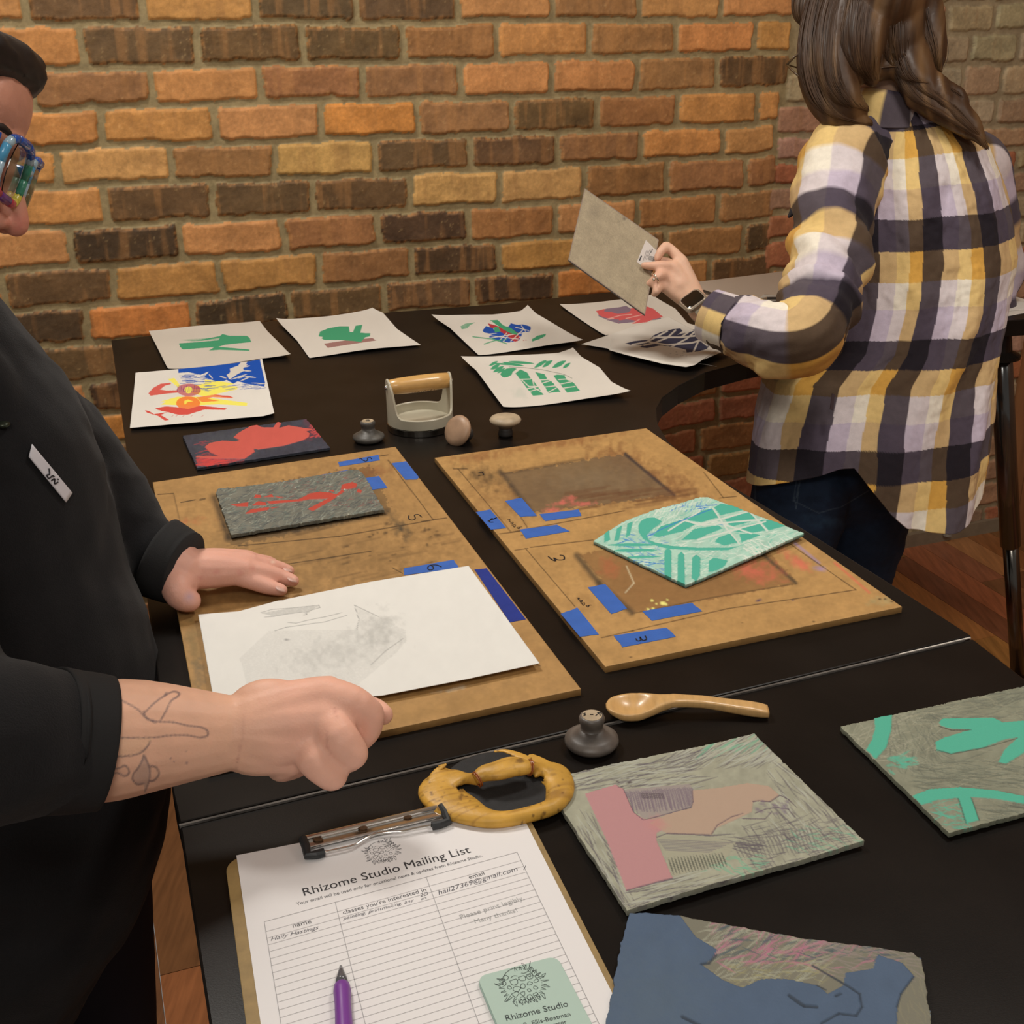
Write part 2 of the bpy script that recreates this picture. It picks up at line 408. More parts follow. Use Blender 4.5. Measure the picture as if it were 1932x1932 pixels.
        for bi,(a,b_,c0,c1,cd_,sl) in enumerate(bricks):
            if b_<u0 or a>u1 or c1<z0 or c0>z1: continue
            i0,i1=np.searchsorted(U,[a-.012,b_+.012]); j0,j1=np.searchsorted(Z,[c0-.02,c1+.02])
            if i0==i1 or j0==j1: continue
            S=(slice(j0,j1),slice(i0,i1)); uu=UU[S]+wx[S]; z_=ZZ[S]+wz[S]-sl*(UU[S]-(a+b_)/2)
            hx=(b_-a)/2; hz=(c1-c0)/2; rd=.007
            qx=np.abs(uu-(a+b_)/2)-hx+rd; qz=np.abs(z_-(c0+c1)/2)-hz+rd
            sd=np.hypot(np.maximum(qx,0),np.maximum(qz,0))+np.minimum(np.maximum(qx,qz),0)-rd
            m_=sd<0; rp=random.Random(bi*7+3)
            base=cc(*PAL[cd_])*np.array([rp.uniform(.93,1.08),rp.uniform(.95,1.05),rp.uniform(.88,1.1)])*rp.uniform(.9,1.1)
            edge=np.clip(1+sd/.008,0,1)
            f=(1+.55*(med[S]-.5)*2*.6+.35*(fine[S]-.5))
            c=base[None,None]*f[...,None]
            alt=cc(*PAL['o' if cd_ in 'dDm' else 'm'])
            k=np.clip((streak[S]-.56)*7,0,1)*(.34 if cd_ in 'dDm' else .26); 
            if cd_ in 'dDm': k=np.maximum(k*.8,edge*np.clip((fine[S]-.35)*3,0,1)*.8)
            c=c*(1-k[...,None])+alt*k[...,None]
            k2=np.clip((fine[S]-.76)*9,0,1)*.22; c=c*(1-k2[...,None])+cc(205,175,120)*k2[...,None]
            col[S]=np.where(m_[...,None],c,col[S])
            hh=.0085+.002*rp.uniform(-1,1)+.0015*(med[S]-.5)*2+.0012*(fine[S]-.5)
            H[S]=np.where(m_,np.maximum(H[S],hh*np.clip(-sd/.0035,0,1)**.6+.001),H[S])
        X=P0w[None,None]+WU*UU[...,None]-WN*H[...,None]+np.array([0,0,1.])*ZZ[...,None]
        I=(np.arange(nz)[:,None]*(nu+1)+np.arange(nu)[None,:]).ravel()
        q=np.stack([I,I+1,I+nu+2,I+nu+1],1)
        return X.reshape(-1,3),q,col.reshape(-1,3)
    parts=[patch(-1.5,1.5,0,1.72,.0032),patch(-2.6,-1.5,0,2.7,.008),patch(1.5,2.4,0,2.7,.008),patch(-1.5,1.5,1.72,2.7,.008)]
    V=[];Q=[];Cc=[];n=0
    for v,q,c in parts: V.append(v);Q.append(q+n);Cc.append(c);n+=len(v)
    V=np.vstack(V);Q=np.vstack(Q);Cc=np.vstack(Cc)
    # body of the wall
    b=[P0w+WU*u+WN*t+np.array([0,0,z]) for t in (.001,.2) for u,z in ((-2.6,0),(2.4,0),(2.4,2.7),(-2.6,2.7))]
    V=np.vstack([V,b]); Q=np.vstack([Q,np.array([(3,2,1,0),(4,5,6,7),(0,1,5,4),(2,3,7,6),(1,2,6,5),(0,4,7,3)])+n]); Cc=np.vstack([Cc,np.tile(cc(130,110,80),(8,1))])
    me=bpy.data.meshes.new('wall_back'); nf=len(Q)
    me.vertices.add(len(V)); me.vertices.foreach_set('co',V.astype(np.float32).ravel())
    me.loops.add(nf*4); me.loops.foreach_set('vertex_index',Q.astype(np.int32).ravel())
    me.polygons.add(nf); me.polygons.foreach_set('loop_start',np.arange(nf,dtype=np.int32)*4)
    sm=np.ones(nf,bool); sm[-6:]=False; me.polygons.foreach_set('use_smooth',sm)
    me.update(calc_edges=True); me.materials.append(mat('brick',rough=.62,attr=True,vary=.12,vscale=160,bump=.35,bscale=420,spec=.35))
    a=me.color_attributes.new('Col','FLOAT_COLOR','POINT'); cl=np.ones((len(V),4),np.float32); cl[:,:3]=np.clip(Cc,0,.9); a.data.foreach_set('color',cl.ravel())
    o=bpy.data.objects.new('wall_back',me); COL.objects.link(o); tag(o,kind='structure')
build_wall()
Zu=np.array([0,0,1.])
# base strip and the pipe seen under the table
b=MB(); b.add(*box(P0w-WN*.012+Zu*.02,WU,WN,Zu,2.45,.012,.02)); tag(b.build('baseboard_back',mat('old_mortar',(.26,.20,.13),rough=.8,vary=.2)),kind='structure')
_u,_z=wallp((1345,852)); c0=P0w-WN*.022+Zu*_z
tag(MB().add(*tube([c0-WU*.35,c0+WU*.35],.011,10)).build('trim_1',mat('grey_conduit',(.33,.30,.25),rough=.5),smooth=False),kind='structure')
_u,_z=wallp((1778,980)); c0=P0w+WU*_u-WN*.03
tag(MB().add(*tube([c0+Zu*.02,c0+Zu*.55],.013,10)).build('trim_2',mat('grey_conduit',(.33,.30,.25))),kind='structure')
# wooden side wall beyond the brick
_q=at((1842,986),z=0); uR=(_q-P0w)@WU
wm=mat('side_wall_wood',(.34,.15,.06),rough=.5,vary=.3,vscale=5,stretch=(6,6,.6))
b=MB()
for k in range(20):
    c0=P0w+WU*(uR+.03)-WN*(.09+.17*k-.085); b.add(*box(c0+Zu*1.35,WU,WN,Zu,.012+.0,.0835,1.35))
b.add(*box(P0w+WU*(uR+.06)-WN*1.7+Zu*1.35,WU,WN,Zu,.02,1.75,1.35))
tag(b.build('wall_right',wm),kind='structure')
b=MB(); b.add(*box(P0w+WU*0-WN*1.6+Zu*2.72,WU,WN,Zu,2.6,2.2,.02)); tag(b.build('ceiling',mat('ceiling_paint',(.55,.50,.42),rough=.9)),kind='structure')

# ------------------------------------------------------------ worktables
blk=mat('black_laminate',(.0085,.0065,.0053),rough=.34,vary=.3,vscale=14,bump=.05,bscale=900,spec=.17)
chrome=mat('chrome',(.6,.6,.6),rough=.12,metal=1)
def prism(pts,z0,z1):
    n=len(pts); V=[(p[0],p[1],z1) for p in pts]+[(p[0],p[1],z0) for p in pts]
    F=[tuple(range(n))[::-1],tuple(range(n,2*n))]+[(i,i+n,(i+1)%n+n,(i+1)%n) for i in range(n)]
    b_=bmesh.new(); vs=[b_.verts.new(v) for v in V]; [b_.faces.new([vs[i] for i in f]) for f in F]
    bmesh.ops.recalc_face_normals(b_,faces=b_.faces); V=[tuple(v.co) for v in b_.verts]; b_.verts.index_update(); F=[tuple(v.index for v in f.verts) for f in b_.faces]; b_.free()
    return V,F
gap=.0012
pts=[at(p)[:2] for p in [(210,642),(510,606),(948,573),(1330,531),(1480,514)]]
e1=at((1882,549))[:2]; e2=at((1932,563))[:2]; ed=(e2-e1)/np.linalg.norm(e2-e1)
pts+=[e1-ed*.02,e1+ed*.235]
cut=[(1868,607),(1600,648),(1480,668),(1410,682),(1330,703),(1280,728),(1250,750),(1238,772),(1241,800),(1260,832),(1300,866),(1330,886),(1500,988),(1695,1110),(1833,1199)]
pts+=[at(p)[:2] for p in cut]+[at((338,1552))[:2],at((325,1494))[:2],at((284,1177))[:2],at((245,896))[:2]]
t1=empty('worktable',(0.1,1.6,0),'black L-shaped worktable pushed along the brick wall with a curved inner corner','table')
o=MB().add(*prism(pts,TZ-.032,TZ)).build('tabletop',blk,t1,bevel=.0015)
lt=at((1886,628),-.035); lb=at((1920,1290),z=0)
lt=np.array([lt[0],lt[1],TZ-.033]); 
s0=P0w
leg=MB().add(*tube([lt,lt+(lb-lt)*.56],.0215,20)); ob=leg.build('leg',mat('black_gloss_metal',(.02,.018,.016),rough=.14,metal=.0,coat=.6,spec=.8),t1,smooth=True); tag(ob,'glossy black upper tube and thinner steel lower tube')
ob2=MB().add(*tube([lt+(lb-lt)*.555,lb+np.array([0,0,.012])],.0165,20)).add(*lathe([(.02,0),(.022,.01),(.016,.03)],16,lb)).build('lower_tube',mat('dark_steel',(.12,.11,.1),rough=.18,metal=1),ob,smooth=True)
b=MB(); b.add(*lathe([(.045,0),(.045,.006),(.026,.014),(.022,.05)],24,lt-np.array([0,0,.05]))); b.build('leg_bracket',blk,t1)
for p in ((262,640),(325,1440),(1780,1160)):
    q=at(p); cx=at((900,1100)); q=q+(cx-q)/np.linalg.norm(cx-q)*.05; MB().add(*tube([(q[0],q[1],TZ-.033),(q[0],q[1],.012)],.02,14)).build('leg',mat('dark_steel',(.12,.11,.1)),t1,smooth=True)
# second table in front
Lp=at((338,1556)); Rp=at((1834,1202)); sd=(Rp-Lp)/np.linalg.norm(Rp-Lp); dn=np.array([sd[1],-sd[0],0])
Ln=at((389.5,1897)); Ld=(Ln-Lp)/np.linalg.norm(Ln-Lp); Rn=at((1932,1278)); Rd=(Rn-Rp)/np.linalg.norm(Rn-Rp)
t2=empty('folding_table',(.25,.6,0),'black rectangular table butted against the near end of the L-shaped worktable','table')
q=[Lp+Ld*.0012,Rp+Rd*.0012,Rp+Rd*.95,Lp+Ld*.95]
MB().add(*prism([p[:2] for p in q],TZ-.030,TZ-.0008)).build('tabletop',blk,t2,bevel=.0018)
MB().add(*box(Lp+sd*(.37)+Ld*.0018+np.array([0,0,-.0012]),sd,Ld,Zu,.37,.0011,.0022)).build('edge_strip',mat('worn_edge',(.12,.11,.10),rough=.35,vary=.6,vscale=18),t2)
_wr=mat('worn_white_edge',(.62,.58,.52),rough=.5)
MB().add(*box(Rp-sd*.045+Ld*.0012+np.array([0,0,.0006]),sd,Ld,Zu,.042,.0007,.0006)).build('chipped_edge',_wr,t2)
MB().add(*box(Lp+sd*.10+Ld*.0012+np.array([0,0,.0003]),sd,Ld,Zu,.07,.0005,.0005)).build('chipped_edge',mat('worn_edge2',(.25,.23,.2),rough=.5),t2)
for p,s1 in ((q[0],(1,1)),(q[1],(-1,1)),(q[2],(-1,-1)),(q[3],(1,-1))):
    pp=p+sd*s1[0]*.06+Ld*s1[1]*.06; MB().add(*tube([(pp[0],pp[1],TZ-.03),(pp[0],pp[1],.0)],.018,14)).build('leg',mat('dark_steel',(.12,.11,.1)),t2,smooth=True)

# ------------------------------------------------------------ boards, papers and carved blocks on the tables
GAIN=.93
paperm=mat('paper',rough=.75,attr=True,bump=.12,bscale=260,spec=.2)
lino=mat('lino',rough=.62,attr=True,bump=.25,bscale=500,spec=.3)
boardm=mat('masonite',rough=.55,attr=True,vary=.10,vscale=90,bump=.12,bscale=700,spec=.35)
tapem=mat('blue_tape',(.04,.13,.47),rough=.5,vary=.08,vscale=60,bump=.2,bscale=500,spec=.3)
tapem2=mat('dark_blue_tape',(.014,.035,.25),rough=.5,vary=.08,vscale=60,bump=.2,bscale=500,spec=.3)
INK=(.004,.004,.006)
BT=.0065
def tape(par,pts,m=tapem,dz=BT,name='tape'):
    p=[at(q,dz+.0004) for q in pts]; rr=random.Random(int(pts[0][0]*7)); out=[]
    for i in range(len(p)):
        a,b_=p[i],p[(i+1)%len(p)]; L=np.linalg.norm(b_-a); out.append(a)
        if L<.028:
            for t in (.33,.66): out.append(a+(b_-a)*t+np.array([rr.uniform(-1,1),rr.uniform(-1,1),0])*.0008)
    return MB().add(*prism([q[:2] for q in out],TZ+dz+.00005,TZ+dz+.0004)).build(name,m,par)
def marks(par,strokes,dz,w=.0011,name='handwriting',m=None):
    """pen strokes lying on a surface (thin ribbons of ink)"""
    b=MB()
    for st in strokes:
        P=[at(q,dz+.0005) for q in st]
        if len(P)>2: P=list(crom(P,4))
        n=len(P); T=np.gradient(np.array(P),axis=0)
        V=[];F=[]
        for i in range(n):
            t=T[i]/(np.linalg.norm(T[i])+1e-9); s_=np.array([-t[1],t[0],0])*w/2
            V+=[P[i]+s_,P[i]-s_]
        for i in range(n-1): F.append((2*i,2*i+1,2*i+3,2*i+2))
        b.add(V,F)
    o=b.build(name,m or mat('pen_ink',(.008,.008,.012),rough=.5),par); return o

def paint_boardL(p):
    p.grain(.16,30,3); p.grain(.10,5,8)
    p.blob((560,1040),(260,110),cc(128,100,62),.55,-.2,.6,3)
    p.blob((700,1060),(220,60),cc(120,92,54),.5,-.2,.9,4); p.blob((470,1120),(160,60),cc(120,94,58),.5,0,.9,6)
    p.blob((600,930),(220,70),cc(110,80,50),.45,-.15,.7,9)
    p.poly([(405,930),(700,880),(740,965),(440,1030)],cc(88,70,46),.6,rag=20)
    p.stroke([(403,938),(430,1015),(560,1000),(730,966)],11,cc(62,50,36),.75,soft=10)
    p.blob((750,990),(34,16),cc(70,60,44),.8,1.0,.8,12); p.blob((765,1000),(12,28),cc(60,55,45),.7,-.3,.8,12)
    p.blob((700,890),(50,14),cc(130,70,40),.4,-.2,.8,14)
    p.blob((340,985),(60,10),cc(176,80,50),.4,-.1,.9,15)
    for i in range(40):
        x=400+RNG.rand()*440; y=990+RNG.rand()*110; L=20+RNG.rand()*60
        p.stroke([(x,y),(x+L,y-L*.22)],1.6+RNG.rand()*2.5,cc(96,72,44),.35,soft=3)
    for i in range(26):
        x=640+RNG.rand()*200; y=985+RNG.rand()*80
        p.blob((x,y),(3+RNG.rand()*9,1.5+RNG.rand()*3),cc(60,44,28),.7,-.2,.9,int(i))
    p.blob((870,1330),(190,18),cc(150,116,66),.5,-.22,.6,2); p.blob((855,1300),(40,5),cc(190,180,160),.6,-.2,.8,5)
    p.blob((365,1210),(24,80),cc(110,96,60),.55,0,.7,7); p.blob((375,1270),(14,30),cc(70,76,66),.6,0,.8,8)
    lines=[[(298,933),(327,931)],[(327,931),(341,993),(352,1040)],[(640,872),(732,858)],[(732,868),(818,981)],[(795,984),(843,977)],[(818,981),(640,1012),(450,1030)],[(440,1080),(700,1040)],[(740,1071),(760,1082)],[(1001,1247),(1020,1257)]]
    for l in lines: p.stroke(l,1.7,cc(60,44,26),.85,soft=.8)
    p.stroke([(341,948),(368,943)],1.8,INK,.8); p.stroke([(378,943),(386,941)],4,INK,.6)
PL=[(288,910),(746,843),(1096,1300),(390,1450)]
tanb=cc(164,127,78)
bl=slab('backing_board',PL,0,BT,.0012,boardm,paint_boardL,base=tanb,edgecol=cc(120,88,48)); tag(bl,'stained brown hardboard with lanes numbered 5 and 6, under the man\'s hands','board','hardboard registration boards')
for t_,m_ in (([(638,872),(714,858),(717,868),(640,880)],tapem),([(739,874),(766,870),(790,900),(787,904),(765,905)],tapem),([(689,902),(715,898),(731,920),(701,924)],tapem),([(601,897),(657,886),(660,890),(610,903)],tapem),([(762,1085),(763,1072),(856,1056),(866,1072)],tapem),([(895,1074),(918,1072),(992,1168),(962,1174)],tapem2)):
    o=tape(bl,t_,m_)
    if m_ is tapem2: tag(o,'darker navy strip of tape')
marks(bl,[B_([(165,985),(155,975),(140,978),(140,990),(128,998),(110,990),(98,980),(92,985)])],BT+.0004,.0013)
marks(bl,[B_([(590,1640),(560,1628),(520,1630),(505,1645),(515,1658),(535,1655),(540,1642),(528,1632)])],BT+.0004,.0013)
marks(bl,[B_([(390,1328),(392,1350),(415,1355),(430,1345),(425,1325),(450,1322),(470,1338)])],BT,.0013)

def paint_boardR(p):
    p.grain(.14,30,23); p.grain(.10,5,28)
    q=[(945,893),(1180,855),(1290,935),(1000,972)]
    p.blob((1070,925),(250,60),cc(110,76,44),.75,-.1,.5,31); p.blob((1180,880),(90,40),cc(104,60,34),.65,.5,.9,32); p.blob((1290,930),(80,30),cc(104,62,36),.6,.6,.9,33)
    p.blob((900,860),(60,16),cc(120,66,36),.5,-.2,.9,34); p.blob((1040,838),(140,12),cc(120,70,38),.55,-.15,.8,35)
    p.blob((915,900),(50,26),cc(66,52,36),.75,.3,.8,36)
    p.poly([(948,894),(1180,856),(1272,934),(1005,968)],cc(104,86,64),.8,rag=10)
    p.blob((1120,905),(110,36),cc(124,108,84),.45,0,.5,37)
    p.stroke([(944,890),(1006,970)],9,cc(70,58,46),.8,soft=7); p.stroke([(1180,857),(1272,934)],6,cc(52,44,46),.85,soft=4)
    p.stroke([(945,895),(1100,866)],5,cc(80,62,44),.6,soft=4); 
    for i in range(34):
        x=1060+RNG.rand()*180; y=930+RNG.rand()*35; L=30+RNG.rand()*70; p.stroke([(x,y),(x+L,y-L*.16)],2+RNG.rand()*3,cc(96,62,38),.4,soft=3)
    for x,y,a in ((1062,948,30),(1100,950,26),(1075,940,14),(1040,962,20)): p.blob((x,y),(a,6),cc(206,104,94),.75,-.1,.9,int(x))
    # lower lane
    p.blob((1290,1090),(230,75),cc(124,88,50),.6,-.1,.5,41)
    p.poly([(1092,1046),(1400,990),(1505,1100),(1192,1158)],cc(128,92,54),.7,rag=10)
    p.stroke([(1088,1048),(1130,1100),(1192,1156)],11,cc(66,56,42),.8,soft=8); p.stroke([(1438,1045),(1502,1100)],6,cc(62,56,44),.8,soft=5); p.stroke([(1192,1158),(1340,1128),(1502,1101)],2,cc(80,60,36),.8,soft=2)
    p.blob((1430,1080),(52,28),cc(200,96,80),.7,.1,.7,43); p.blob((1505,1060),(44,14),cc(206,98,84),.7,.6,.7,44); p.blob((1150,1070),(26,22),cc(176,86,60),.4,.8,.9,45)
    p.blob((1548,1072),(16,7),cc(150,130,170),.9,.1,.5,46); p.stroke([(1500,1025),(1545,1062)],5,cc(150,130,160),.7,soft=4); p.stroke([(1575,1062),(1580,1066),(1640,1118)],4,cc(206,100,80),.7,soft=4)
    for i in range(9):
        x=1215+RNG.rand()*50; p.blob((x,1130+RNG.rand()*20),(4,4),cc(230,226,130),1,0,.9,60+i)
    p.blob((1431,1133),(8,4),cc(40,36,90),1,-.3,.3,51); p.blob((1496,1132),(4,3),cc(60,40,90),1,0,.3,52); p.blob((1660,1134),(34,10),cc(150,150,110),.5,-.1,.8,53)
    for x,y in ((1194,1190),(1290,1167),(1535,1173),(1400,1175),(1670,1130),(1683,1135),(1660,1130),(1190,1240),(985,1010)): p.blob((x,y),(4,2.4),cc(50,34,20),.9,0,.5,int(x))
    p.stroke([(1182,1068),(1196,1100),(1180,1118)],2,cc(220,214,180),.6,soft=2)
    ln=[B_([(660,1045),(745,1045)]),B_([(690,1045),(1012,1430)]),B_([(943,1440),(1065,1425)]),B_([(1035,1540),(1115,1528)]),B_([(1100,1528),(1400,1880)]),B_([(1040,1290),(1110,1400)]),B_([(1010,1430),(1700,1300)])]
    ln+=[E_([(0,410),(320,372)]),E_([(330,1000-410),(0,590)]) and E_([(360,868),(1000,720),(1650,625)]),E_([(880,30),(980,160)]),E_([(960,160),(1045,152)]),E_([(1090,235),(1650,625)])]
    for l in ln: p.stroke(l,1.7,cc(66,46,26),.8,soft=.8)
PR=[(820,864),(1219,808),(1702,1145),(1142,1258)]
br=slab('backing_board',PR,0,BT,.0012,boardm,paint_boardR,base=cc(172,134,82),edgecol=cc(126,94,54)); tag(br,'stained brown hardboard with lanes numbered 3 and 4, in the centre right of the tables','board','hardboard registration boards')
for t_ in ([(953,945),(984,939),(1013,973),(982,975)],[(1018,970),(1092,961),(1097,973),(1029,983)],[(898,966),(925,961),(955,996),(926,999)],[(980,999),(1051,990),(1075,1002),(992,1016)],
    [(1109,1108),(1142,1102),(1183,1148),(1153,1158)],[(1212,1153),(1306,1137),(1325,1153),(1230,1171)],[(1058,1158),(1089,1146),(1130,1197),(1094,1201)],[(1158,1199),(1257,1184),(1275,1201),(1174,1221)]): tape(br,t_)
marks(br,[B_([(905,1368),(880,1366),(895,1345),(902,1350),(925,1340),(870,1362)])],BT+.0004,.0014)
marks(br,[B_([(808,1070),(845,1062),(836,1066),(845,1080),(812,1085)])],BT,.0011)
marks(br,[E_([(535,870),(545,882),(560,878),(556,862),(572,880),(590,872),(582,856)])],BT+.0004,.0013)
marks(br,[E_([(92,455),(110,470),(130,478),(120,462),(140,472),(172,470),(170,452),(150,448)])],BT,.0015)
for ox,oy in ((0,0),(430,1425)):
    f=(lambda pts:[B_([(x,y)])[0] for x,y in pts]) if ox==0 else (lambda pts:[B_([(x+430-10,y+475)])[0] for x,y in pts])
    marks(br,[f([(990,1352),(1010,1358)]),f([(1005,1350),(1000,1362),(1012,1366)]),f([(1008,1372),(1024,1368),(1018,1380),(1010,1374)]),f([(1014,1388),(1040,1382)]),f([(1024,1390),(1032,1398),(1040,1388)]),f([(1045,1400),(1080,1396)]),f([(1050,1404),(1060,1408),(1066,1398)])],BT,.0009)

# --- printed sheets
GR=cc(66,150,110); PW=cc(206,200,190)
def pw(fn,tone=(208,202,192)):
    def g(p):
        p.c[:]=cc(*tone); p.grain(.03,20,3); fn(p)
    return g
def curl(a,k=7,s=0): # gentle lift of the edges
    return lambda u,v: .0015+a*(np.abs(2*u-1)**k*.6+np.abs(2*v-1)**k*.6)*(.5+.5*np.sin(u*5+v*3+s))
GP='prints drying along the back of the table'
def f1(p):
    p.poly(A_([(545,322),(690,318),(830,292),(850,277),(900,290),(1030,290),(1050,310),(1060,335),(870,355),(820,370),(1048,390),(1045,400),(830,392),(750,398),(790,372),(560,390),(540,370),(533,345),(640,338),(820,322),(830,305),(700,325)]),GR,tex=.15)
    p.poly(A_([(545,320),(830,300),(850,277),(905,290),(900,312),(640,332)]),GR,.5,tex=.8)
o=slab('print',[A_([q])[0] for q in ((315,267),(1120,180),(1350,450),(455,545))],0,.00025,.0011,paperm,pw(f1,(200,192,180)),edges={'right':A_([(1180,262),(1290,380)]),'near':A_([(1150,465)])},zf=curl(.006),base=PW)
tag(o,'white sheet printed with one broad green bar and thin twig, far left by the wall','print',GP)
def f2(p):
    p.poly([(611,650),(650,644),(703,639),(710,644),(650,653),(618,658)],cc(150,112,106),tex=.2)
    p.poly([(601,636),(604,627),(619,621),(640,617),(658,617),(660,628),(666,628),(671,616),(684,614),(680,629),(690,630),(699,630),(698,636),(689,638),(681,647),(668,645),(640,643),(612,643),(607,640),(609,637)],GR,tex=.12)
o=slab('print',[(522,609),(703,588),(794,654),(584,677)],0,.00025,.0011,paperm,pw(f2),edges={'left':A_([(1395,330)]),'right':B_([(235,115),(320,210)])},zf=curl(.007,6,2),base=PW)
tag(o,'white sheet printed with a green leaf over a mauve bar','print',GP)
def f3(p):
    bl_=cc(30,76,160); rd=cc(170,52,60)
    P=lambda pts,c,a=1,**k: p.poly(B_(pts),c,a,**k)
    P([(838,210),(860,182),(900,195),(920,215),(960,200),(1000,182),(1010,165),(1050,175),(1085,172),(1130,185),(1132,200),(1125,215),(1080,222),(1075,245),(1060,270),(1000,282),(940,275),(878,250),(890,235),(930,225),(880,228),(850,222)],bl_)
    P([(870,165),(925,180),(1000,215),(1050,235),(1070,245),(1050,275),(1010,262),(985,240),(930,205),(885,190)],rd)
    P([(1010,268),(1060,262),(1040,278)],rd); P([(905,190),(935,188),(948,215),(915,222)],GR)
    P([(960,180),(1010,195),(1062,228),(1060,240),(1010,228),(965,205)],cc(110,50,60))
    for a,b_ in (((885,255),(1075,225)),((930,282),(985,225)),((960,282),(1000,232)),((880,240),(1060,262)),((1085,205),(1010,275)),((1100,215),(1075,180)),((1120,210),(1040,190)),((975,262),(965,282)),((1060,250),(1095,245))): p.stroke(B_([a,b_]),1.5,PW,.95)
    P([(885,147),(930,145),(965,178),(1012,195),(1055,228),(1040,236),(1000,222),(960,200)],GR)
    P([(705,185),(735,168),(795,160),(762,178),(745,197),(712,205)],GR,.8,tex=.5); P([(1138,262),(1175,240),(1225,230),(1218,245),(1180,264),(1140,277)],GR)
    for l in ([(780,248),(905,262),(985,290)],[(850,292),(915,270),(985,265)]): p.stroke(B_(l),2.2,GR,.85)
    for x,y in ((1060,262),(1088,270),(1102,268)): p.blob(B_([(x,y)])[0],(2,1.4),rd,1,0,.3)
o=slab('print',[B_([q])[0] for q in ((530,135),(1113,62),(1450,285),(815,362))],0,.00025,.0011,paperm,pw(f3),edges={'right':B_([(1165,115),(1310,205)]),'far':B_([(900,115),(1070,90)]),'left':B_([(640,205)])},zf=curl(.007,6,1),base=PW)
tag(o,'white sheet with a blue, red and green burst and loose green leaves','print',GP)
def f4(p):
    P=lambda pts,c,a=1,**k: p.poly(C_(pts),c,a,**k); rd=cc(204,92,92); gv=cc(132,112,128)
    P([(500,345),(560,322),(640,315),(700,303),(745,328),(900,330),(960,400),(700,428),(645,433),(560,405),(498,378)],gv)
    for q in ([(480,340),(545,325),(540,345),(700,350),(740,320),(830,300),(900,325),(970,385),(900,400),(850,422),(745,435),(770,410),(700,400),(640,430),(650,402),(560,398),(505,372)],): P(q,rd)
    P([(545,335),(620,318),(700,305),(738,330),(720,350),(640,362),(600,350)],gv); P([(520,385),(600,398),(570,410)],gv); P([(640,410),(700,402),(700,425),(648,432)],gv)
    for a,b_ in (((560,400),(660,372)),((660,372),(740,365)),((700,395),(830,365)),((745,432),(800,400)),((575,400),(610,395))): p.stroke(C_([a,b_]),1.6,cc(224,170,160),.9)
o=slab('print',[C_([q])[0] for q in ((215,300),(890,240),(1290,470),(550,525))],0,.00025,.0011,paperm,pw(f4,(206,198,186)),edges={'right':C_([(1060,330),(1150,430)])},zf=curl(.005,6,3),base=PW)
tag(o,'white sheet with a red and grey-violet flower, under the corner of the held block','print',GP)
def f5(p):
    P=lambda pts,c,a=1,**k: p.poly(C_(pts),c,a,**k); nv=cc(58,60,82)
    P([(693,590),(760,572),(870,562),(900,530),(960,505),(1040,487),(1095,483),(1112,500),(1075,528),(1200,500),(1245,462),(1330,480),(1330,560),(1290,635),(1230,655),(1140,664),(1135,642),(1050,620),(950,608),(850,628),(795,620),(830,602),(740,603)],nv)
    for l in ([(830,605),(900,590),(1000,550),(1060,495)],[(900,545),(1100,548),(1230,535),(1290,520)],[(870,580),(1000,605),(1180,590),(1290,555)],[(1030,620),(1140,560),(1250,465)],[(1185,670),(1225,580),(1290,480)],[(745,600),(850,580),(1000,500)],[(1100,548),(1180,490)],[(1230,560),(1290,610)]): p.stroke(C_(l),3.2,PW,1)
    for i in range(14): p.blob(C_([(980+RNG.rand()*230,650+RNG.rand()*45)])[0],(1.6,1),nv,.7,0,.4,i)
o=slab('print',[C_([q])[0] for q in ((375,582),(1010,395),(1480,560),(1360,745))],0.0022,.00025,.0011,paperm,pw(f5),edges={'near':C_([(560,632),(700,672),(1000,742),(1200,765)]),'far':C_([(550,525),(760,455)]),'right':C_([(1440,640)])},
    zf=lambda u,v:.0015+.006*np.sin(u*PI)*v+.004*u**2,base=PW)
tag(o,'white sheet with navy net-like leaves, lying half over the red flower print','print',GP)
def f6(p):
    P=lambda pts,c,a=1,**k: p.poly(B_(pts),c,a,**k)
    P([(945,478),(960,455),(985,442),(1030,437),(1046,443),(1022,462),(1015,480),(995,492),(965,497)],GR,tex=.1)
    P([(1038,470),(1068,446),(1110,465),(1130,500),(1150,520),(1210,600),(1145,607)],GR,tex=.1)
    P([(1158,462),(1215,475),(1235,510),(1255,515),(1312,582),(1240,590)],GR,tex=.1)
    P([(1268,485),(1290,478),(1335,480),(1350,510),(1385,520),(1432,578),(1352,588)],GR,tex=.1)
    for l in ([(1050,508),(1130,505)],[(1080,512),(1120,550),(1190,548)],[(1100,565),(1180,550)],[(1125,580),(1200,560)],[(1180,510),(1250,508)],[(1200,530),(1260,512)],[(1200,555),(1290,545)],[(1230,590),(1285,560)],[(1300,508),(1350,505)],[(1290,540),(1385,520)],[(1330,560),(1400,550)],[(1140,500),(1155,560),(1225,600)]): p.stroke(B_(l),1.8,PW,1)
    for a,b_,w_ in (((880,428),(930,405),3),((890,448),(942,420),4.5),((905,465),(965,430),4.5),((930,470),(975,440),3),((960,408),(1090,425),3),((1000,403),(1150,410),3),((900,415),(1060,420),2),((1155,435),(1225,392),4.5),((1205,432),(1262,392),4.5),((1265,435),(1342,395),5.5),((1328,438),(1370,408),4),((1175,412),(1250,395),2)): p.stroke(B_([a,b_]),w_*1.5,GR,1,taper=True)
    p.stroke(B_([(1000,432),(1100,437),(1200,448),(1330,475),(1382,500)]),1,cc(90,110,95),.8)
    p.blob(B_([(1060,590)])[0],(20,14),cc(150,170,155),.25,0,.9,8)
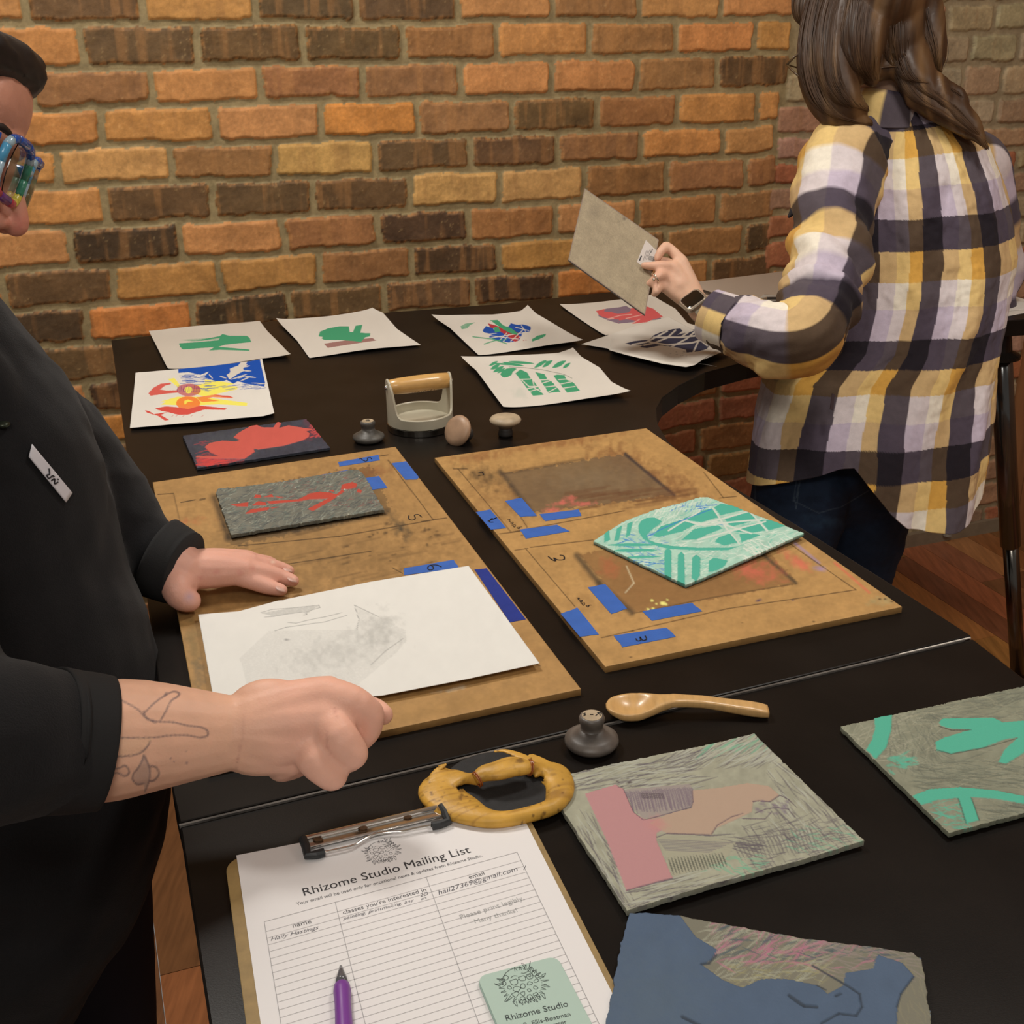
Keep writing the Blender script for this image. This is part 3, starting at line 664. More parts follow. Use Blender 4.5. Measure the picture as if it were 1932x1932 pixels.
o=slab('print',[B_([q])[0] for q in ((708,393),(1388,318),(1738,612),(965,686))],0,.00025,.0011,paperm,pw(f6),edges={'right':B_([(1440,378),(1550,450),(1620,540)]),'far':B_([(900,385),(1300,345)]),'left':B_([(800,470)])},zf=curl(.009,5,.5),base=PW)
tag(o,'white sheet printed with green palm fronds, beside the wooden-handled press','print',GP)
def f7(p):
    P=lambda pts,c,a=1,**k: p.poly(A_(pts),c,a,**k); bl_=cc(18,76,170); ye=cc(240,226,90); rd=cc(206,80,70); og=cc(232,126,56)
    for q in ([(450,605),(500,598),(540,650),(530,670)],[(700,640),(960,660),(960,680),(850,705),(720,735),(600,700),(640,650)],[(400,770),(520,735),(700,735),(1030,780),(1030,802),(820,790),(640,800),(400,792),(440,770)],[(720,610),(850,625),(940,640),(820,670),(720,660)]): P(q,ye,.95,tex=.3)
    P([(527,535),(1125,472),(1160,640),(1155,665),(1040,642),(960,622),(930,640),(880,612),(860,620),(800,622),(740,600),(715,592),(752,550),(690,575),(600,555),(527,562)],bl_,tex=.12)
    for q in ([(905,530),(965,508),(985,485),(1035,478),(1020,500),(1035,500),(1000,530),(1010,545),(960,570),(900,610),(880,575),(905,560)],): P(q,PW)
    for l in ([(900,590),(1000,545),(1060,548)],[(910,610),(1030,570)],[(960,600),(1010,585),(1095,597)],[(980,620),(1050,590)],[(750,570),(780,605)],[(830,585),(880,600)],[(1060,635),(1160,645)],[(1000,520),(1050,510)]): p.stroke(A_(l),2.4,PW,.95,taper=True)
    for i in range(60):
        x=530+RNG.rand()*210; y=570+RNG.rand()*130; p.stroke(A_([(x,y),(x+30+RNG.rand()*60,y+6-RNG.rand()*10)]),.9,bl_,.85)
    for i in range(30):
        x=800+RNG.rand()*300; y=640+RNG.rand()*45; p.stroke(A_([(x,y),(x+30+RNG.rand()*40,y-8)]),.9,bl_,.7)
    P([(310,710),(345,670),(400,640),(470,632),(475,643),(430,655),(395,683),(440,690),(520,688),(530,705),(420,715),(325,728)],rd,.95,tex=.15)
    th=np.linspace(0,2*PI,24,endpoint=False); P([(605+88*math.cos(a),685+46*math.sin(a)) for a in th],cc(186,70,80),.8,tex=.25); P([(602+28*math.cos(a),685+26*math.sin(a)) for a in th],ye,.9)
    for i in range(12): x=520+i*14; p.stroke(A_([(x,650+RNG.rand()*20),(x+5,700)]),1,cc(90,50,120),.8)
    P([(600+88*math.cos(a),782+50*math.sin(a)) for a in th],og,.95,tex=.1); P([(570,765),(600,755),(640,770),(600,772),(575,795)],ye,.9)
    P([(660,740),(800,718),(925,738),(925,746),(780,738),(740,748),(830,765),(700,775)],og,.9,tex=.2); P([(780,722),(900,728),(930,742),(860,738)],rd,.9)
    P([(358,820),(440,805),(520,812),(600,825),(690,800),(880,820),(870,832),(720,828),(650,850),(600,866),(530,868),(460,850),(380,832)],rd,tex=.1)
    P([(283,832),(312,838),(350,862),(450,848),(400,868),(462,905),(430,910),(380,875),(300,852)],rd,tex=.1)
    for x in (480,510,560,620,700): p.stroke(A_([(x,880),(x+12,870)]),1,cc(200,110,100),.8)
o=slab('print',[A_([q])[0] for q in ((218,574),(1140,470),(1228,858),(175,963))],.0026,.00025,.0011,paperm,pw(f7,(216,212,204)),edges={'near':A_([(700,925),(1150,880)]),'far':A_([(245,566),(445,543)])},zf=curl(.003,8,2),base=PW)
tag(o,'white sheet with blue, yellow and red figures, at the left edge of the table','print',GP)
# sheet on the back arm of the table, pens, papers at the far right
def f8(p): p.grain(.03,40,7)
o=slab('newsprint_sheet',[(1296,534),(1640,492),(1700,590),(1395,632)],0,.0008,.004,paperm,pw(f8,(196,182,166)),base=cc(196,182,166)); tag(o,'large blank pinkish-tan sheet on the table arm behind the watch hand','paper')
o=slab('paper_sheet',[(1400,592),(1441,555),(1700,578),(1700,625)],.0016,.0003,.004,paperm,pw(f8,(200,196,186)),base=PW,edges={}); tag(o,'white paper sheet overlapping the blank tan sheet, behind the plaid cuff','paper')
o=slab('paper_sheet',[(1800,546),(1880,549.5),(1990,580),(1860,604)],.0003,.0003,.004,paperm,pw(f8,(216,210,200)),base=PW); tag(o,'white paper sheet on the far right end of the worktable','paper')
o=slab('paper_sheet',[(1862,566),(1884,558),(1975,580),(1858,590)],.0012,.0003,.004,paperm,pw(f8,(226,221,212)),base=PW); tag(o,'brighter white sheet lying on top of the paper at the far right end','paper')
for (a,b_,lab) in (((1322,547),(1385,569),'thin dark pencil lying slanted on the tan sheet behind the watch'),((1436,563),(1500,562),'dark pencil lying level on the white sheet beside the plaid elbow'),((1432,570.5),(1500,571),'brown pencil lying nearer the elbow on the white sheet')):
    r_=.0028; A0=at(a,.0035+r_); B0=at(b_,.0035+r_); d=(B0-A0)/np.linalg.norm(B0-A0)
    e=empty('pencil',A0,lab,'pencil','pencils on the back arm')
    MB().add(*tube([A0+d*.012,B0],r_,6)).build('barrel',mat('pencil_dark',(.05,.04,.035) if 'brown' not in lab else (.12,.07,.05),rough=.4),e)
    MB().add(*tube([A0,A0+d*.012],[.0005,r_],6)).build('tip',mat('pencil_tip',(.3,.2,.12),rough=.6),e)

# --- carved blocks
def carve(p,box_,n,ang,L,col,a=.7,w=1.3,js=.15,h=-1):
    x0,y0,x1,y1=box_
    for i in range(n):
        x=x0+RNG.rand()*(x1-x0); y=y0+RNG.rand()*(y1-y0); t=ang+RNG.randn()*js; l=L*(.5+RNG.rand())
        p.stroke([(x,y),(x+l*math.cos(t),y+l*math.sin(t))],w*(.6+RNG.rand()*.8),col,a,h=h,soft=.7,taper=True)
def fr(p):
    p.c[:]=cc(56,58,70); p.grain(.35,14,31); p.grain(.2,3,33)
    p.blob((450,830),(90,30),cc(72,78,80),.6,0,.8,2); p.blob((590,805),(30,40),cc(120,50,64),.5,.6,.9,3)
    for i in range(90):
        x,y=A_([(640+RNG.rand()*330,1060+RNG.rand()*170)])[0]; p.stroke([(x,y),(x+8+RNG.rand()*14,y-3)],1,cc(190,60,62),.45)
    for i in range(60):
        x,y=A_([(1480+RNG.rand()*90,930+RNG.rand()*100)])[0]; p.stroke([(x,y),(x+4+RNG.rand()*8,y-3)],1.2,cc(196,70,70),.6)
    for i in range(50):
        x,y=A_([(650+RNG.rand()*200,1190+RNG.rand()*50)])[0]; p.stroke([(x,y),(x+14,y-3)],1.2,cc(200,62,60),.7)
    p.h[:]=-1
    i=p.poly(A_([(720,1100),(760,1070),(850,1055),(950,1060),(975,1048),(930,1030),(965,998),(1050,950),(1100,938),(1130,955),(1155,958),(1220,958),(1250,915),(1278,925),(1262,962),(1330,943),(1430,960),(1510,972),(1460,985),(1485,1000),(1480,1025),(1440,1050),(1300,1090),(1110,1118),(1078,1112),(1085,1135),(1010,1187),(760,1185),(655,1175),(660,1165),(825,1168),(760,1140)]),cc(192,86,76),h=1); 
    p.c[i]*=(1+.10*(fbm(p.p[i,0]/10,p.p[i,1]/10,5)-.5))[:,None]
    p.poly(A_([(655,1178),(1000,1190),(900,1215),(700,1240),(668,1225)]),cc(190,66,66),.6,tex=.8)
o=slab('lino_block',[A_([q])[0] for q in ((558,1015),(1460,893),(1635,1103),(665,1250))],0,.004,.0009,lino,fr,base=cc(56,58,70),relief=.0005,rough_edge=.0012,edgecol=cc(50,54,60),zf=lambda u,v:.001+0*u)
tag(o,'dark slate lino block with a big coral-red double shape','lino block','carved lino blocks')
def fg(p):
    p.c[:]=cc(108,108,98); p.grain(.25,12,61); p.h[:]=0
    carve(p,(405,885,735,1010),900,-.25,16,cc(70,74,74),.6,1.3,.35); carve(p,(405,885,735,1010),500,-.6,12,cc(150,154,140),.5,1.2,.4); carve(p,(405,880,735,1010),200,-.4,14,cc(88,104,98),.5,1.6,.5); carve(p,(500,900,720,960),120,-.3,12,cc(130,76,70),.5,1.4,.5)
    rd=cc(176,68,54)
    for q in ([(910,1525),(1040,1508),(1035,1540),(960,1540)],[(1062,1532),(1110,1500),(1165,1510),(1172,1530)],[(1172,1502),(1400,1488),(1500,1482),(1430,1500),(1200,1522)],[(1015,1592),(1060,1560),(1195,1546),(1180,1567),(1030,1595)],[(1400,1490),(1490,1443),(1560,1432),(1640,1440),(1700,1458),(1600,1485)],[(1472,1560),(1510,1540),(1690,1445),(1720,1415),(1740,1430),(1640,1500),(1510,1577)],[(1080,1475),(1090,1450),(1130,1455),(1132,1475)],[(1145,1470),(1210,1448),(1222,1470)],[(1712,1415),(1720,1378),(1800,1360),(1835,1375),(1822,1400),(1770,1412)],[(1840,1410),(1865,1420),(1860,1445),(1825,1430)],[(1200,1550),(1270,1540),(1215,1556)],[(1620,1420),(1660,1418),(1665,1435)],[(1230,1465),(1290,1470),(1260,1476)]): p.poly(A_(q),rd,h=1,tex=.15)
    for i in range(26): x,y=410+RNG.rand()*310,890+RNG.rand()*110; p.blob((x,y),(1.6,1.2),cc(210,208,190),.9,0,.2,i)
o=slab('lino_block',[(408,931),(674,887),(725,965),(436,1013)],BT,.004,.0008,lino,fg,base=cc(108,108,98),relief=.0006,rough_edge=.0016,edgecol=cc(90,92,84),edges={'far':[(412,922),(440,921),(520,911),(665,887)],'right':[(684,893)]},zf=lambda u,v:.0008+.002*v)
tag(o,'grey carved lino block with thin red twigs, lying on the lane 5 board','lino block','carved lino blocks')
def ft(p):
    te=cc(74,168,148); bu=cc(48,120,190); wh=cc(196,206,196)
    p.c[:]=cc(160,196,180); p.grain(.15,10,81); p.h[:]=0
    carve(p,(1120,940,1515,1105),700,-.25,18,cc(210,218,206),.6,1.3,.35); carve(p,(1120,940,1515,1105),420,-.35,15,cc(96,180,160),.6,1.3,.35)
    carve(p,(1200,940,1340,1010),160,-1.0,14,cc(206,216,204),.7,1.4,.2); carve(p,(1400,1020,1510,1070),120,.5,16,cc(214,216,206),.7,1.6,.2); carve(p,(1160,1010,1250,1080),60,.2,18,bu,.7,1.6,.3)
    P=lambda pts,c=te,a=1: p.poly(E_(pts),c,a,h=1)
    P([(548,320),(560,298),(590,284),(630,283),(668,300),(650,318),(615,340),(590,365),(600,388),(640,402),(720,418),(850,428),(1000,428),(1060,420),(1000,440),(860,440),(700,432),(620,410),(570,380),(550,350)])
    P([(620,370),(660,325),(760,295),(835,315),(770,350),(650,375)]); P([(765,292),(860,250),(925,235),(955,280),(865,305)]); P([(930,230),(965,210),(1045,222),(1078,242),(962,270)])
    P([(765,390),(830,338),(950,320),(975,335),(900,362),(850,388)]); P([(985,290),(1105,252),(1145,292),(1015,328)]); P([(930,312),(975,300),(1000,322)],bu,.7)
    P([(935,400),(950,380),(1015,358),(1050,402),(980,418)]); P([(1035,350),(1155,305),(1190,345),(1115,357)]); P([(1058,363),(1110,358),(1165,367),(1070,402)]); P([(1160,292),(1235,296),(1295,322),(1205,345)])
    for l,w_ in (([(395,405),(640,412)],5),([(420,432),(640,436)],5.5),([(480,466),(660,468)],4)): p.stroke(E_(l),w_,te,1,h=1,taper=True)
    P([(680,565),(680,440),(697,428),(715,440),(715,580)]); P([(745,590),(748,460),(765,445),(780,460),(785,605)]); P([(818,572),(820,475),(840,460),(862,475),(860,560),(840,590)]); P([(903,545),(905,490),(930,475),(1000,490),(985,515),(950,535)])
    P([(375,392),(376,352),(400,335),(405,382)]); P([(425,388),(440,330),(466,318),(450,385)]); P([(485,372),(492,310),(520,300),(505,362)])
    for l in ([(925,235),(990,330),(1060,410)],[(850,318),(1120,245)],[(760,292),(850,312)],[(870,318),(1170,290)],[(1110,250),(1200,345)],[(940,300),(1120,360)],[(850,388),(1190,300)],[(700,345),(860,250)]): p.stroke(E_(l),3,wh,1,h=0)
    for l in ([(590,370),(760,300),(920,240)],[(840,225),(945,215)],[(850,235),(900,228)],[(560,485),(660,500)],[(440,400),(490,385)]): p.stroke(E_(l),1.6,bu,.9)
    carve(p,(1255,963,1335,975),26,-.9,9,bu,.9,1.3,.4)
o=slab('lino_block',[E_([q])[0] for q in ((322,382),(905,176),(1385,358),(787,604))],BT,.0035,.0008,lino,ft,base=cc(150,180,165),relief=.0006,rough_edge=.0008,edgecol=cc(70,90,90),edges={'far':E_([(470,300),(640,240),(760,210),(860,176)]),'near':E_([(860,578),(1000,520),(1180,445)])},zf=lambda u,v:.001+.003*(u*(1-u))*4*(1-v)+.004*u)
tag(o,'turquoise lino block with palm leaves, resting askew on the lane 3 board','lino block','carved lino blocks')
def fp(p):
    p.c[:]=cc(152,152,134); p.grain(.22,14,91); p.h[:]=.4
    g=lambda x0,y0,x1,y1:(*G_([(x0,y0)])[0],*G_([(x1,y1)])[0])
    dk=cc(86,78,88); lt_=cc(168,170,158); te=cc(104,170,140)
    for bx,n,an,L,c,a in ((g(-40,520,800,720),110,-.22,50,dk,.6),(g(-40,520,800,720),110,-.22,50,lt_,.55),(g(650,330,1350,560),130,-.55,48,dk,.5),(g(650,330,1350,560),130,-.55,50,lt_,.6),(g(60,800,430,1400),90,1.02,46,dk,.6),(g(60,800,430,1400),80,1.02,46,lt_,.5),(g(420,1260,1100,1420),60,-.25,60,dk,.6),(g(420,1240,1100,1400),60,-.25,60,lt_,.6),(g(1300,480,1850,950),120,.85,40,dk,.45),(g(1300,480,1850,950),100,.85,40,lt_,.6),(g(640,960,1150,1040),50,.08,50,dk,.6),(g(1150,880,1750,1180),110,-.25,36,dk,.5),(g(1150,880,1750,1180),70,.95,26,dk,.5)): carve(p,bx,n,an,L,c,a,1.9,.12,h=0)
    carve(p,g(850,360,1300,500),26,-.6,40,te,.5,3,.1,h=0); carve(p,g(900,1080,1250,1200),40,.2,26,te,.5,3,.4,h=0); carve(p,g(1400,900,1850,1050),30,.3,30,te,.4,3,.3,h=0)
    p.poly(G_([(440,690),(840,650),(870,690),(850,790),(700,850),(560,870),(510,820)]),cc(148,138,134),.9); 
    for i in range(62): x=455+i*6.6; y0=700-i*.6+RNG.rand()*14; p.stroke(G_([(x,y0),(x+22+RNG.rand()*16,y0+100+RNG.rand()*40)]),1.5,cc(108,92,108),.7,h=0)
    for i in range(14): x=545+i*10; p.stroke(G_([(x,712),(x+10,742)]),1.7,cc(70,58,66),.8,h=0)
    p.poly(G_([(640,985),(680,965),(960,975),(1120,1010),(1050,1130),(740,1230),(700,1110)]),cc(156,154,134),.9)
    for i in range(18): x=740+i*19; p.stroke(G_([(x-30,1110-i*2),(x+4,1215-i*3)]),3.0,cc(66,70,62),.8,h=0,taper=True)
    for i in range(22): x=1120+i*22; p.stroke(G_([(x-20,1010-i*6),(x+36,1120-i*3)]),2.4,cc(92,86,92),.6,h=0,taper=True)
    for i in range(8): p.stroke(G_([(650+i*6,1000+i*9),(1100-i*20,1012+i*9)]),1.4,cc(104,96,108),.7,h=0)
    i=p.poly(G_([(205,715),(390,662),(440,690),(500,830),(560,872),(650,878),(690,930),(640,960),(640,1010),(735,1235),(455,1308),(340,1010)]),cc(176,130,132),h=1)
    p.poly(G_([(860,690),(1000,675),(1190,642),(1320,660),(1385,715),(1330,755),(1225,755),(1218,820),(1120,870),(1000,925),(975,965),(700,962),(600,900),(700,845),(855,800)]),cc(170,146,128),.95,h=1)
    p.blob(G_([(640,900)])[0],(24,20),cc(182,128,126),.8,0,.5,3)
    for l in ([(975,960),(1010,905),(1100,850),(1165,830)],[(640,985),(700,962),(960,968)],[(855,690),(862,760),(850,795),(700,840),(560,880)],[(1225,755),(1260,750),(1330,755),(1390,715),(1440,740),(1490,790)],[(1240,825),(1300,800),(1370,790),(1440,800),(1480,850)],[(1340,815),(1300,860),(1160,860)],[(440,690),(500,830),(560,880)],[(455,1308),(735,1238)]): p.stroke(G_(l),1.7,cc(84,66,84),.8,h=0)
    for i in range(24): p.blob(G_([(1240+RNG.rand()*200,750+RNG.rand()*80)])[0],(7,3),cc(112,96,116),.6,.3,.8,i)
    for i in range(14): p.blob(G_([(390+RNG.rand()*110,620+RNG.rand()*60)])[0],(4,2),cc(70,58,62),.8,-.2,.8,i)
o=slab('lino_block',[G_([q])[0] for q in ((-45,628),(1230,338),(1897,1000),(460,1428))],0,.0042,.00065,lino,fp,base=cc(150,150,134),relief=.0007,rough_edge=.0007,edgecol=cc(128,128,116),zf=lambda u,v:.0008+.0015*v+.001*np.sin(u*6))
tag(o,'grey-green lino block with a dusty pink bar and beige animal shape','lino block','carved lino blocks')
def ftr(p):
    p.c[:]=cc(128,130,112); p.grain(.22,14,101); p.h[:]=0
    g=lambda x0,y0,x1,y1:(*H_([(x0,y0)])[0],*H_([(x1,y1)])[0]); te=cc(78,168,144)
    carve(p,g(1095,60,1500,400),190,-.5,40,cc(160,158,138),.5,1.4,.5); carve(p,g(1300,160,1560,420),150,1.1,26,cc(90,94,84),.5,1.2,.5); carve(p,g(1380,40,1932,200),190,-.15,50,cc(96,98,86),.45,1.4,.2); carve(p,g(1400,380,2000,520),190,.05,46,cc(92,96,84),.5,1.4,.15); carve(p,g(1400,40,2000,700),200,.0,40,cc(150,146,124),.45,1.3,.3)
    carve(p,g(1480,560,1660,690),50,.15,26,te,.6,2,.3); carve(p,g(1300,360,1400,420),30,.1,20,te,.5,4,.6); carve(p,g(1700,560,2000,650),60,.1,50,cc(84,88,78),.5,1.6,.1)
    P=lambda q: p.poly(H_(q),te,h=1,tex=.05)
    for q in ([(1250,176),(1290,165),(1332,160),(1328,240),(1305,320),(1258,374),(1213,330),(1240,285),(1255,230)],[(1545,205),(1560,188),(1790,184),(1835,206),(1932,198),(2000,200),(2050,330),(1932,345),(1850,396),(1815,388),(1840,335),(1902,275),(1840,285),(1750,320),(1600,348),(1535,335),(1528,295),(1570,275),(1692,238),(1600,235),(1555,222)],[(1425,542),(1500,512),(1640,503),(1800,518),(1932,545),(2060,580),(2040,600),(1932,580),(1800,556),(1690,548),(1725,655),(1665,672),(1650,600),(1630,552),(1540,562),(1462,584)]): P(q)
    p.stroke(H_([(1545,222),(1600,240),(1690,240)]),1.8,cc(52,56,48),.8,h=0); p.stroke(H_([(1530,330),(1600,350),(1750,322),(1900,278)]),1.6,cc(60,66,56),.8,h=0); p.stroke(H_([(1632,555),(1668,668)]),1.8,cc(52,58,50),.8,h=0); p.stroke(H_([(1692,552),(1728,655)]),1.8,cc(52,58,50),.8,h=0)
o=slab('lino_block',[(1585,1372),(2012,1278),(2280,1446),(1790,1575)],0,.004,.0008,lino,ftr,base=cc(128,130,112),relief=.0006,rough_edge=.0009,edgecol=cc(100,104,90),zf=lambda u,v:.0008+.001*v+0*u)
tag(o,'grey lino block with turquoise hand and arc, cut by the right picture edge','lino block','carved lino blocks')
def fb(p):
    p.c[:]=cc(74,92,116); p.grain(.08,30,111); p.blob((1230,1900),(160,150),cc(82,98,112),.5,0,.4,2); p.h[:]=1
    g=lambda x0,y0,x1,y1:(*H_([(x0,y0)])[0],*H_([(x1,y1)])[0])
    q=[(365,1080),(700,1128),(1050,1186),(1420,1240),(1475,1295),(1530,1700),(1352,1700),(1355,1500),(1372,1440),(1432,1360),(1380,1300),(1265,1262),(1245,1325),(1120,1345),(1110,1400),(1040,1440),(990,1400),(850,1372),(740,1372),(650,1412),(560,1375),(470,1310),(510,1285),(538,1240),(440,1180)]
    idx=p.poly(H_(q),cc(116,114,100),h=0)
    # strokes only where the face is carved
    keep=p.c.copy(); hk=p.h.copy(); m_=np.zeros(len(p.p),bool); m_[idx]=True
    carve(p,g(420,1100,1000,1400),170,-.45,46,cc(156,158,140),.6,2.4,.35,h=0); carve(p,g(480,1120,1300,1330),110,-.4,50,cc(168,108,130),.6,3,.4,h=0); carve(p,g(500,1120,1300,1300),110,-.3,36,cc(72,86,92),.7,3,.4,h=0); carve(p,g(900,1150,1480,1340),110,.2,50,cc(140,128,124),.5,2,.25,h=0); carve(p,g(1340,1280,1500,1700),60,1.3,40,cc(130,126,104),.5,2,.3,h=0); carve(p,g(560,1300,1000,1420),70,-.3,30,cc(150,146,104),.5,2,.4,h=0)
    p.c[~m_]=keep[~m_]; p.h[~m_]=hk[~m_]
    for l,w_ in (([(465,1305),(500,1300),(535,1262)],4),([(865,1448),(930,1495),(990,1500)],6),([(380,1545),(470,1590)],6),([(970,1310),(1100,1385),(1185,1440),(1195,1500),(1170,1540),(1090,1530),(1010,1575)],4),([(1075,1450),(1100,1440)],4),([(1432,1360),(1372,1440),(1355,1500)],3),([(990,1400),(1030,1420)],3)): p.stroke(H_(l),w_,cc(44,54,66),.85,h=0,soft=2)
o=slab('lino_block',[(1188,1725),(1738,1812),(1800,2130),(1105,2130)],0,.0042,.0008,lino,fb,base=cc(74,92,116),relief=.0006,rough_edge=.0012,edgecol=cc(104,104,92),edges={'far':[(1283,1730),(1500,1770),(1722,1799)],'left':[(1176,1766)],'right':[(1741,1830),(1757,1932)]},zf=lambda u,v:.0008+0*u)
tag(o,'slate blue lino block with grey and pink carved patch, at the bottom edge','lino block','carved lino blocks')

# --- the sheet being printed
def fh(p):
    gy=cc(172,172,168)
    p.poly(L_([(1700,368),(1760,395),(1810,425),(1880,440),(1900,470),(1945,490),(1950,540),(1900,600),(1700,760),(1560,800),(1200,800),(1150,620),(1290,490),(1700,490),(1722,440)]),gy,.24,tex=.9,seed=5)
    p.blob((640,1235),(120,40),gy,.45,-.2,.9,6); p.blob((720,1190),(45,40),cc(150,150,146),.4,0,.9,7)
    dk=cc(110,110,112)
    for l in ([(1250,400),(1300,385),(1400,378),(1470,372),(1530,365),(1535,378),(1500,388),(1470,400),(1472,412),(1455,415),(1450,400),(1380,408),(1310,420),(1270,422)],[(1380,450),(1420,455),(1480,440),(1560,425),(1640,405)],[(1320,490),(1370,475),(1480,460),(1560,450),(1665,418)],[(1700,368),(1722,440),(1712,490)],[(1700,368),(1815,425)],[(1780,655),(1850,590),(1935,530)]): p.stroke(L_(l),1.3,dk,.55)
    p.poly(L_([(1250,402),(1400,378),(1535,368),(1500,388),(1470,412),(1450,400),(1310,418)]),gy,.6,tex=.6)
    p.blob(L_([(1375,535)])[0],(8,3),dk,.6); 
ph=slab('printing_paper',[(374,1160),(884,1068),(1018,1252),(412,1335)],BT+.006,.0003,.001,paperm,pw(fh,(218,217,212)),base=cc(218,217,212),edges={'far':[(450,1154),(520,1135),(700,1098)],'near':[(720,1313),(880,1282)],'left':[(401,1309)]},zf=lambda u,v:.0004+.0022*np.sin(v*PI)*np.sin(u*PI)+.002*np.cos(u*9)*(v>.9)*0)
tag(ph,'blank white paper with faint grey image rubbing through, over the lane 6 board','paper')

# ------------------------------------------------------------ things on the tables
def frame_at(px0,px1,h=0):
    a=at(px0,h); b_=at(px1,h); u=(b_-a)/np.linalg.norm(b_-a); return u,np.array([-u[1],u[0],0])
# handle press
P_=zm(660,690,5.682)
pc=at((794,806)); u,v=frame_at((735,745),(846,731),.066)
pr=empty('hand_press',pc,'small cream hand press with wooden handle and chrome ring base, centre of the table','press')
crm=mat('cream_enamel',(.50,.46,.35),rough=.35,spec=.5,coat=.2); pale=mat('pale_varnished_wood',(.62,.36,.12),rough=.3,vary=.10,vscale=40,stretch=(1,6,6),coat=.3)
MB().add(*lathe([(.0,.0),(.0475,0),(.0487,.001),(.0487,.0095),(.046,.0105),(.0,.0105)],56,pc)).build('chrome_ring',mat('brushed_steel',(.30,.28,.25),rough=.22,metal=1),pr,smooth=False)
def press_wall():
    n=180; V=[];F=[]
    for i in range(n):
        a=2*PI*i/n; d=min(abs(((a+PI)%(2*PI))-PI),abs(((a)%(2*PI))-PI)); dd=math.degrees(d)
        f=1/(1+math.exp((dd-23)/3.6)); f2=min(1,f*1.02); hz=.0255+(.079-.0255)*f2-(.006*(dd/12)**2 if dd<12 else .006)*f2
        ca=u*math.cos(a)+v*math.sin(a)
        for r,z in ((.0480,.0105),(.0482,hz-.0012),(.0472,hz),(.0458,hz),(.0448,hz-.0012),(.0448,.0125)): V.append(pc+ca*r+np.array([0,0,z]))
    for i in range(n):
        j=(i+1)%n
        for k in range(5): F.append((i*6+k,j*6+k,j*6+k+1,i*6+k+1))
    V.append(pc+np.array([0,0,.0125])); F+=[(i*6+5,((i+1)%n)*6+5,len(V)-1) for i in range(n)]
    V.append(pc+np.array([0,0,.0105])); F+=[(((i+1)%n)*6,i*6,len(V)-1) for i in range(n)]
    return V,F
MB().add(*press_wall()).build('yoke',crm,pr,smooth=False)
hz=pc+np.array([0,0,.0665])
MB().add(*lathe([(.0085,-.0455),(.0105,-.044),(.0118,-.03),(.0126,0),(.0122,.025),(.0112,.044),(.009,.0455)],32,hz,u)).build('wooden_handle',pale,pr,smooth=True)
MB().add(*lathe([(.0035,0),(.0035,.002),(.0022,.003)],12,hz-u*.0478,-u)).build('bolt',chrome,pr,smooth=True)
MB().add(*lathe([(.0035,0),(.0035,.002),(.0022,.003)],12,hz+u*.0478,u)).build('bolt',chrome,pr,smooth=True)
b=MB()
for k in range(11):
    x=-.012+k*.0032; q=hz+u*x; d=-v*.55+np.array([0,0,-.83]); d/=np.linalg.norm(d); d2=-v*.75+np.array([0,0,-.66]); d2/=np.linalg.norm(d2); r_=.0127
    b.add(*tube([q+d*r_,q+d2*(r_+.0001)+u*.0025*((k%3)-.6)],.00025,4))
b.build('printed_script',mat('brown_print',(.10,.05,.02),rough=.6),pr)
# knobs
kp=[(0,0),(.014,0),(.0205,.0022),(.0228,.0058),(.0222,.0088),(.0172,.0115),(.0118,.0142),(.0095,.0175),(.0093,.021),(.0104,.0245),(.0108,.0275),(.0100,.0295),(.0085,.0302),(0,.0302)]
kgm=mat('worn_graphite_wood',(.085,.078,.068),rough=.45,vary=.55,vscale=60,spec=.4); kgb=mat('worn_blue_grey_wood',(.125,.105,.09),rough=.42,vary=.6,vscale=35,spec=.5)
kw=mat('pale_worn_wood',(.42,.33,.22),rough=.5,vary=.28,vscale=50); kt=mat('pinkish_worn_wood',(.38,.24,.15),rough=.45,vary=.25,vscale=40,spec=.5); kdk=mat('dark_stem',(.035,.03,.026),rough=.55)
def knob(c,axis,disc,stem,face,label,up=1,gl=None,sc=1):
    e=empty('rubbing_tool',c,label,'rubbing tool','turned wooden rubbing knobs')
    ax=np.array(axis,float); ax/=np.linalg.norm(ax)
    pf=[(r*sc,z*sc) for r,z in kp]
    MB().add(*lathe(pf[:8],36,c,ax)).build('disc',disc,e,smooth=True)
    MB().add(*lathe([(pf[7][0],pf[7][1])]+pf[7:],28,c,ax)).build('stem',stem,e,smooth=True)
    if face: MB().add(*lathe([(0,pf[-1][1]-.0004),(.0086*sc,pf[-1][1]-.0004),(.0083*sc,pf[-1][1]+.0003),(0,pf[-1][1]+.0003)],24,c,ax)).build('end_face',face,e)
    if gl:
        x=Rv-ax*(Rv@ax); x/=np.linalg.norm(x); y=np.cross(ax,x); t=c+ax*(pf[-1][1]+.0006); b=MB()
        for st in gl: b.add(*tube([t+x*a+y*b2 for a,b2 in st],.0004,5))
        b.build('ink_marking',mat('pen_ink',(.008,.008,.012),rough=.5),e)
    return e
k1=knob(at((696,832)),(0,0,1),kgm,kgm,kw,'dark grey wooden knob standing stem up left of the hand press',gl=[[(-.003,.002),(.001,.0035),(.003,.001),(-.002,-.002),(.004,-.003)]])
cT=at((872,840)); axT=np.array([.62,.52,-.59]) 
